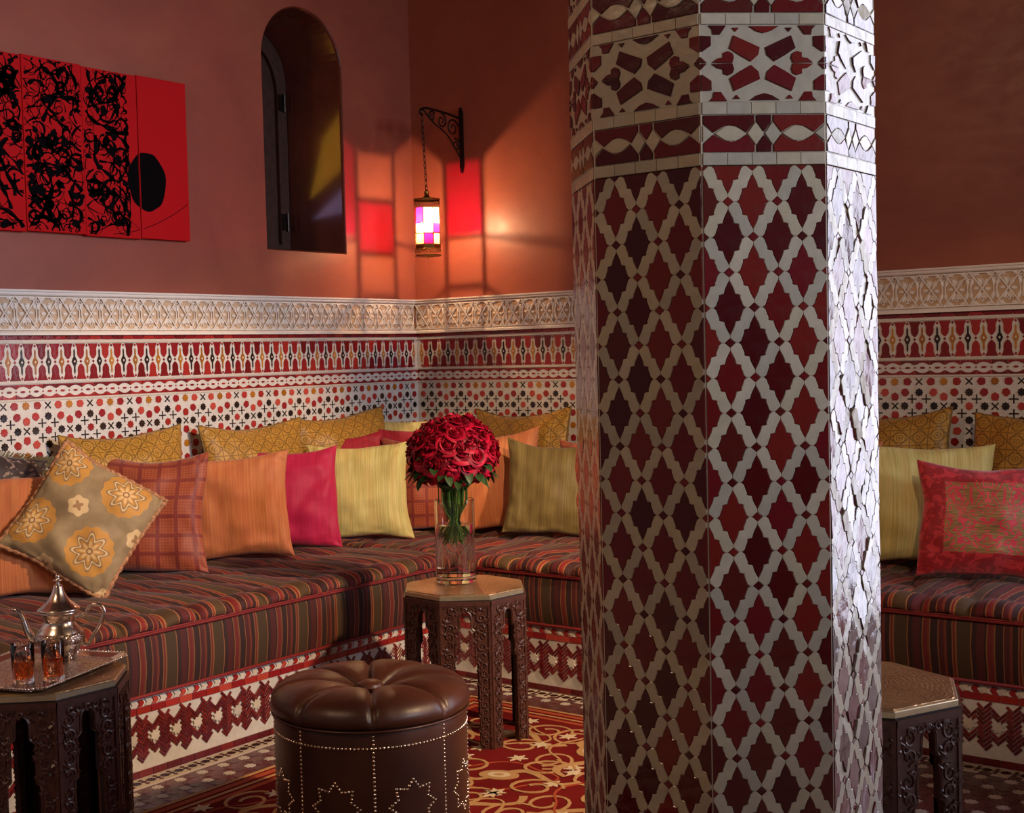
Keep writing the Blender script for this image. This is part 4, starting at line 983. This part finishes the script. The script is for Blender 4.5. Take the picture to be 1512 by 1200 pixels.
# ------------------------------------------------------------------ painting in four canvases
pt = thing('painting', 'abstract red painting of black swirls and a dark oval, in joined canvases', 'painting', (.001, -2.05, 2.12))
rp_ = random.Random(11)
seams = [-2.62, -2.247, -1.987, -1.725, -1.475]
FP = frame((0, 0, 0), (0, 1, 0), (0, 0, 1), (1, 0, 0)); off = Vector((.001, -2.05, 2.12))
for i in range(4):
    y0, y1 = seams[i]+.0012-off.y, seams[i+1]-.0012-off.y; z0, z1 = 1.802+.004*(i % 2)-off.z, 2.455-.004*((i+1) % 2)-off.z; th = .030+.002*(i % 2)
    cv = MB().prism(rect(y0, z0, y1, z1), 0, th, .0015, M=FP).build('canvas', MT['paint_red'], pt)
    ink = MB()
    def rib2(pts, ws):
        L_ = []; ok = []
        for k in range(len(pts)):
            a = Vector(pts[max(0, k-1)]); b = Vector(pts[min(len(pts)-1, k+1)]); d = (b-a); d = d.normalized() if d.length > 1e-9 else Vector((1, 0)); nrm = Vector((-d.y, d.x)); p = Vector(pts[k]); L_.append((p+nrm*ws[k], p-nrm*ws[k]))
            ok.append(y0+ws[k]+.001 < p.x < y1-ws[k]-.001 and z0+ws[k]+.001 < p.y < z1-ws[k]-.001)
        for k in range(len(pts)-1):
            if ok[k] and ok[k+1]:
                a, b = L_[k]; c2, d2 = L_[k+1]; e = th+.0003
                ink.add([(e, a.x, a.y), (e, b.x, b.y), (e, d2.x, d2.y), (e, c2.x, c2.y)], [(0, 1, 2, 3)])
    if i < 3:
        lim = (-1.735 if i < 2 else -1.775)-off.y
        for k in range(230 if i == 0 else 165 if i == 1 else 130):
            x, z = rp_.uniform(y0, min(y1, lim)), rp_.uniform(z0, z1); h_ = rp_.uniform(0, 6.28); cu = rp_.uniform(-60, 60); pts = []; ws = []; n_ = rp_.randint(12, 42); bw_ = rp_.choice((.0014, .0020, .0030, .0045, .007))
            for j in range(n_):
                pts.append((x, z)); ws.append(bw_*(.4+.9*abs(sin(j*.25+k)))); cu += rp_.uniform(-14, 14); cu *= .97; h_ += cu*.006; x += cos(h_)*.006; z += sin(h_)*.006
                if x > lim: h_ = pi-h_; x = lim
            rib2(pts, ws)
        for k in range(26 if i < 2 else 18):
            x, z = rp_.uniform(y0+.02, min(y1, lim)-.01), rp_.uniform(z0+.02, z1-.02); R_ = rp_.uniform(.008, .020); e = th+.0005
            bl_ = [(x+R_*(1+.35*sin(3*a+k))*cos(a), z+R_*(1+.35*sin(2*a+k*2))*sin(a)) for a in [2*pi*j/12 for j in range(12)]]
            bl_ = [(min(max(a, y0+.002), y1-.002), min(max(b, z0+.002), z1-.002)) for a, b in bl_]; ink.add([(e, a, b) for a, b in bl_], [tuple(range(12))])
    # the dark oval across the last seam, and thin crossing lines
    oy, oz = -1.688-off.y, 2.033-off.z
    ov = [(oy+.094*cos(a)*(1+.03*sin(5*a)), oz+.118*sin(a)*(1+.02*sin(7*a))) for a in [2*pi*j/40 for j in range(40)]]
    ov = clip(clip(ov, 0, y0+.002, 1), 0, y1-.002, -1) if i >= 2 else []
    if len(ov) > 3: ink.add([(th+.0006, a, b) for a, b in ov], [tuple(range(len(ov)))])
    if i >= 2: rib2([(-1.86+j*.0097-off.y, 1.815+.00034*j*j*.22+.0008*j-off.z) for j in range(40)], [.0013]*40); rib2([(-1.80+j*.006-off.y, 1.90-.006*j-off.z+.00004*j*j) for j in range(14)], [.001]*14)
    ink.build('black_brushwork', MT['paint_black'], cv)['kind'] = 'stuff'
#@@LAMP
# ------------------------------------------------------------------ bracket and lantern
bx = .326
br = thing('wall_bracket', 'wrought iron scroll bracket on the back wall holding the lantern', 'bracket', (bx, 0, 2.355))
mb = MB(); mb.box((-.011, -.010, -.135), (.011, -.001, .135)); mb.lathe([(.001, -.165), (.007, -.158), (.010, -.150), (.006, -.142), (.012, -.135)], 10, Matrix.Translation((0, -.008, 0))); mb.lathe([(.012, .135), (.006, .142), (.009, .150), (.001, .158)], 10, Matrix.Translation((0, -.008, 0)))
mb.build('back_plate', MT['iron'], br, 'a')
mb = MB(); mb.tube(smooth([(0, -.008, .10), (0, -.10, .112), (0, -.20, .118), (0, -.27, .120), (0, -.31, .110), (0, -.318, .092), (0, -.300, .082)]), .006, 8); mb.build('arm', MT['iron'], br, True)
def spiral3(cy, cz, r, hand, a0, n=22, turns=1.5): return [(0, cy+r*(1-.8*i/n)*cos(a0+hand*turns*2*pi*i/n), cz+r*(1-.8*i/n)*sin(a0+hand*turns*2*pi*i/n)) for i in range(n+1)]
for cy, cz, r_, hd_, a0 in ((-.072, .048, .045, 1, .3), (-.155, .072, .036, -1, pi/2), (-.228, .085, .026, 1, .6), (-.05, -.03, .03, -1, 1.8)):
    MB().tube(spiral3(cy, cz, r_, hd_, a0), [.0048*(1-.4*i/22) for i in range(23)], 7).build('scroll', MT['iron'], br, True)
MB().tube(smooth([(0, -.010, -.10), (0, -.05, -.055), (0, -.10, .0), (0, -.15, .03), (0, -.22, .055), (0, -.29, .108)]), .0042, 7).build('brace', MT['iron'], br, True)
LY = -.283
lt = thing('lantern', 'small hanging brass lantern with ruby and amber glass panes', 'lantern', (bx, LY, 1.775))
z0 = 1.775
hx = lambda r, n=8, ph=pi/8: [(r*cos(ph+2*pi*k/n), r*sin(ph+2*pi*k/n)) for k in range(n)]
AP = .055; RO = AP/cos(pi/8)
ch = bpy.data.objects.new('chain', None); link(ch, lt, Matrix.Translation((bx, LY, 2.09)))
zc = 2.093-.0; k = 0
while zc < 2.452:
    lk = MB(); rot_ = (k % 2)*pi/2; pts = [(.006*cos(a), 0, .0175*sin(a)) for a in [2*pi*j/12 for j in range(12)]]
    lk.tube(pts, .0018, 5, True, M=Matrix.Rotation(rot_, 4, 'Z')); lk.build('chain_link', MT['iron'], ch, True, Mx=Matrix.Translation((bx, LY-.02*(zc-2.09)/.36, zc))); zc += .0275; k += 1
mb = MB(); mb.prism(hx(.066), .238, .246); mb.prism(hx(.060), .246, .250); mb.lathe([(.001, .246), (.022, .250), (.016, .262), (.008, .270), (.012, .278), (.012, .286), (.006, .292), (.006, .302), (.001, .304)], 16); mb.prism(hx(.064), .293-.0, .2935)
mb = MB(); mb.prism(hx(.066), .262, .270); mb.prism(hx(.060), .226, .230, M=None); mb.lathe([(.001, .270), (.024, .272), (.016, .280), (.010, .290), (.013, .298), (.012, .306), (.004, .312), (.001, .316)], 16)
mb.build('cap', MT['brass'], lt, 'a')
mb = MB()
for k in range(8):
    a = k*pi/4
    for zc_ in (.246, .018+.006):
        for s_ in (-1, 1):
            pts = [(AP+.004, s_*(.011+.009*(1-.7*i/12)*cos(s_*4*i/12*2)), zc_+.010*(1-.6*i/12)*sin(4*i/12*2)) for i in range(13)]; mb.tube(pts, .0016, 4, M=Matrix.Rotation(a, 4, 'Z'), caps=False)
mb.build('filigree_gallery', MT['brass'], lt, True)
mb = MB(); 
for rr_, za, zb in ((.0625, .0, .008), (.0605, .036, .042), (.0600, .040, .048), (.062, .044, .050)): mb.prism(hx(rr_/cos(pi/8)*.98), za, zb)
mb.lathe([(.001, -.012), (.004, -.008), (.003, .0), (.001, .001)], 8)
base_ = MB(); 
def ringp(r0, r1, za, zb):
    a = hx(r0); b = hx(r1); vs = [(x, y, z) for z in (za, zb) for x, y in a]+[(x, y, z) for z in (za, zb) for x, y in b]
    fs = []
    for k in range(8):
        l = (k+1) % 8; fs += [(k, l, 8+l, 8+k), (16+l, 16+k, 24+k, 24+l), (8+k, 8+l, 24+l, 24+k), (l, k, 16+k, 16+l)]
    base_.add(vs, fs)
ringp(RO+.006, .03, .0, .006); ringp(RO+.004, RO-.012, .036, .052); base_.lathe([(.001, -.012), (.004, -.008), (.003, .0), (.001, .003)], 8); base_.tube([(-.05, 0, .003), (.05, 0, .003)], .002, 6); base_.tube([(0, -.05, .003), (0, .05, .003)], .002, 6)
base_.build('base', MT['brass'], lt)
# bars and panes; face k looks to angle k*45 deg
rows_all = [(.057, .105), (.109, .152), (.156, .226)]
custom = {4: [(.057, .105), (.109, .141), (.144, .185), (.188, .226)]}
fr_ = MB()
for k in range(8):
    a = pi/8+k*pi/4; fr_.tube([(RO*cos(a), RO*sin(a), .045), (RO*cos(a), RO*sin(a), .230)], .0024, 6)
    rw = custom.get(k, rows_all); a = k*pi/4; hw = AP*math.tan(pi/8); Rm = Matrix.Rotation(a, 4, 'Z')
    for j, (za, zb) in enumerate(rw):
        fr_.box((AP-.0015, -hw, zb), (AP+.0015, hw, zb+.003), Rm)
        col_ = 'pane_clear'
        if k == 2 and j == 2: col_ = 'pane_red'
        if k == 4 and j == 2: col_ = 'pane_red'
        if k == 6 and j == 2: col_ = 'pane_red'
        if k in (6, 0) and j == 0: col_ = 'pane_yellow'
        if k == 5 and j == 2: col_ = 'pane_red'
        if k == 7 and j == 0: col_ = 'pane_red'
        if k in (0,) and j == 1: col_ = 'pane_red'
        if k == 5 and j == 0: col_ = 'pane_yellow'
        MB().add([(AP, -hw+.002, za), (AP, hw-.002, za), (AP, hw-.002, zb), (AP, -hw+.002, zb)], [(0, 1, 2, 3)], Rm).build('pane', MT[col_], lt)
fr_.build('pane_frame', MT['brass'], lt)
MB().lathe([(.0002, -.004), (.0028, -.0028), (.004, 0), (.0028, .0028), (.0002, .004)], 16, Matrix.Translation((0, 0, .165))).build('bulb', MT['bulb'], lt, True)
#@@FLOOR
# ------------------------------------------------------------------ floor mosaic and rug
FF = frame((0, 0, .0), (1, 0, 0), (0, 1, 0), (0, 0, 1)); TF = Tiler(fl)
for x0_, y0_, x1_, y1_ in ((SD+.082, -4.2, 1.30, -SD-.082), (1.30, -1.30, 3.95, -SD-.082), (2.9, -4.2, 3.95, -1.30)):
    MB().box((x0_, y0_, -.001), (x1_, y1_, .0012)).build('wine_ground', MT['floorred'], fl, local=False, Mx=Matrix.Identity(4))
MB().box((SD+.07, -4.2, -.001), (SD+.082, -SD-.07, .0022)).build('white_line', MT['white'], fl, local=False, Mx=Matrix.Identity(4)); MB().box((SD+.07, -SD-.082, -.001), (3.95, -SD-.07, .0022)).build('white_line', MT['white'], fl, local=False, Mx=Matrix.Identity(4))
RX0, RY0, RX1 = 1.255, -1.215, 2.93
def fput(name, mat, poly, x, y, key, single=True, h=.0018): TF.put(name, mat, poly, FF, (x, y), n1=h, ins=.0006, key=key, n0=-.0008, single=single)
def strip_tiles(horizontal, lo, hi, base):
    """border of black and white stars along a plinth, then a white line, then wine tiles with white stars"""
    sgn = 1 if not horizontal else -1
    def put(name, mat, poly, along, across, key, single=True, h=.0018):
        x, y = (base+across, along) if not horizontal else (along, base-across); fput(name, mat, rot(poly, pi/2) if horizontal else poly, x, y, key+str(horizontal), single, h)
    n = int((hi-lo)/.055)
    for i in range(n):
        a = lo+i*.055+.0275
        if abs(horizontal*1) and False: pass
        put('small_star_tile', 'black', star(8, .017, .012), a, .032, 'fs8'); put('small_star_tile', 'black', star(4, .012, .006, 0), a+.0275, .032, 'fs4', False)
        for sg in (-1, 1): put('shield_tile', 'floorred', [(0, .008), (.009, 0), (0, -.008), (-.009, 0)], a+.0275, .032+sg*.018, 'fsd', False)
    m = int((hi-lo)/.088); 
    for i in range(m):
        a = lo+i*.088+.044
        for j in range(14 if horizontal else 2):
            ac = .112+j*.078; b = a+(.044 if j % 2 else 0)
            if not horizontal and ac > .25: continue
            x, y = (base+ac, b) if not horizontal else (b, base-ac)
            if horizontal and RX0-.03 < x < RX1+.03 and y < RY0+.05: continue
            if horizontal and x < RX0: continue
            if not horizontal and y > base*-1-.02: continue
            fput('white_star_tile', 'white', star(8, .021, .015, pi/8), x, y, 'fws', h=.0026)
            sq = [(-.0205, 0), (0, .0205), (.0205, 0), (0, -.0205)]
            for dx, dy in ((.044, 0), (0, .039)):
                fput('wine_tile', 'floorred', [(-.019, -.010), (-.008, -.018), (.008, -.018), (.019, -.010), (.019, .010), (.008, .018), (-.008, .018), (-.019, .010)], x+dx, y+dy, 'fwt', h=.0022)
strip_tiles(False, -3.5, -SD-.02, SD); strip_tiles(True, SD+.05, 3.85, -SD)
TF.finish()
rug = bpy.data.objects.new('rug', None); link(rug, None, Matrix.Translation((2.1, -2.4, .0))); tag(rug, 'red patterned rug with gold scrolling motifs and orange border lines', 'rug')
RT = .009; ry1 = -4.6
MB().prism([(RX0, ry1), (RX1, ry1), (RX1, RY0), (RX0, RY0)], .0022, RT, .002).build('rug_ground', MT['rug'], rug, local=False, Mx=Matrix.Identity(4))
def rbox(x0, y0, x1, y1, m, h=.0012): MB().prism(rect(x0, y0, x1, y1), RT-.001, RT+h).build('border_line', MT[m], rug, local=False, Mx=Matrix.Identity(4))
for i, (o_, w_, m) in enumerate(((.005, .014, 'rug_gold'), (.032, .022, 'rug_orange'), (.070, .012, 'rug_gold'), (.098, .020, 'rug_orange'))):
    rbox(RX0+o_, ry1, RX0+o_+w_, RY0-o_, m); rbox(RX0+o_+w_, RY0-o_-w_, RX1-o_-w_, RY0-o_, m); rbox(RX1-o_-w_, ry1, RX1-o_, RY0-o_, m)
FH = [0]
def flat(mb, pts, w_, h=None):
    FH[0] = (FH[0]+1) % 9; h = RT+.0010+FH[0]*.00022
    n = len(pts); ws = w_ if isinstance(w_, list) else [w_]*n; vs = []
    for k in range(n):
        a = Vector(pts[max(0, k-1)][:2]); b = Vector(pts[min(n-1, k+1)][:2]); d = (b-a).normalized() if (b-a).length > 1e-9 else Vector((1, 0)); nr = Vector((-d.y, d.x)); p = Vector(pts[k][:2])
        for s_, z in ((1, RT-.001), (1, h), (-1, h), (-1, RT-.001)): q_ = p+nr*ws[k]*s_; vs.append((q_.x, q_.y, z))
    mb.add(vs, [(k*4+j, (k+1)*4+j, (k+1)*4+j+1, k*4+j+1) for k in range(n-1) for j in range(3)])
rr_ = random.Random(5)
def motif(cx, cy, s, a0, m='rug_gold'):
    mb = MB(); T2 = lambda x, y: (cx+s*(x*cos(a0)-y*sin(a0)), cy+s*(x*sin(a0)+y*cos(a0)))
    n = 30
    flat(mb, [T2(-.30+.02*i, .055*sin(i*.42)) for i in range(n)], [s*.008*(1+.9*abs(sin(i*.25))) for i in range(n)])
    for sx in (-1, 1):
        for sy in (-1, 1):
            flat(mb, [T2(sx*(.14+.10*(1-.72*i/24)*cos(sy*i*.36)), sy*.10+.085*(1-.72*i/24)*sin(i*.36)*sx) for i in range(25)], s*.0058)
    o = mb.build('scroll_motif', MT[m], rug, local=False, Mx=Matrix.Identity(4))
    mb2 = MB()
    for R0, m_ in ((.046, 'rug_gold'), (.026, 'rug_pale'), (.012, 'rug_gold')):
        e = MB().prism([T2(R0*1.5*cos(t_), R0*sin(t_)) for t_ in [2*pi*j/24 for j in range(24)]], RT-.001, RT+.002+(.062-R0)*.03); e.build('flower_medallion', MT[m_], rug, local=False, Mx=Matrix.Identity(4))
    for sx, sy in ((-.2, .0), (.24, .07), (.02, .19), (.02, -.19), (-.26, -.16)):
        x, y = T2(sx, sy); MB().prism(sh(rot(star(6, .024*s*1.6, .011*s*1.6), a0), x, y), RT-.001, RT+.002).build('flower', MT['rug_pale'], rug, local=False, Mx=Matrix.Identity(4))
    mb3 = MB(); flat(mb3, [T2(.18*cos(t_)*(1+.12*cos(4*t_)), .13*sin(t_)*(1+.12*cos(4*t_))) for t_ in [2*pi*j/40 for j in range(41)]], s*.0042); mb3.build('ring_motif', MT['rug_orange'] if rr_.random() < .4 else MT['rug_gold'], rug, local=False, Mx=Matrix.Identity(4))
for j in range(7):
    for i in range(4): motif(RX0+.30+i*.36+(.0 if j % 2 else .10), RY0-.34-j*.36, .92, rr_.uniform(-.5, .5)+(pi/2 if (i+j) % 2 else 0))
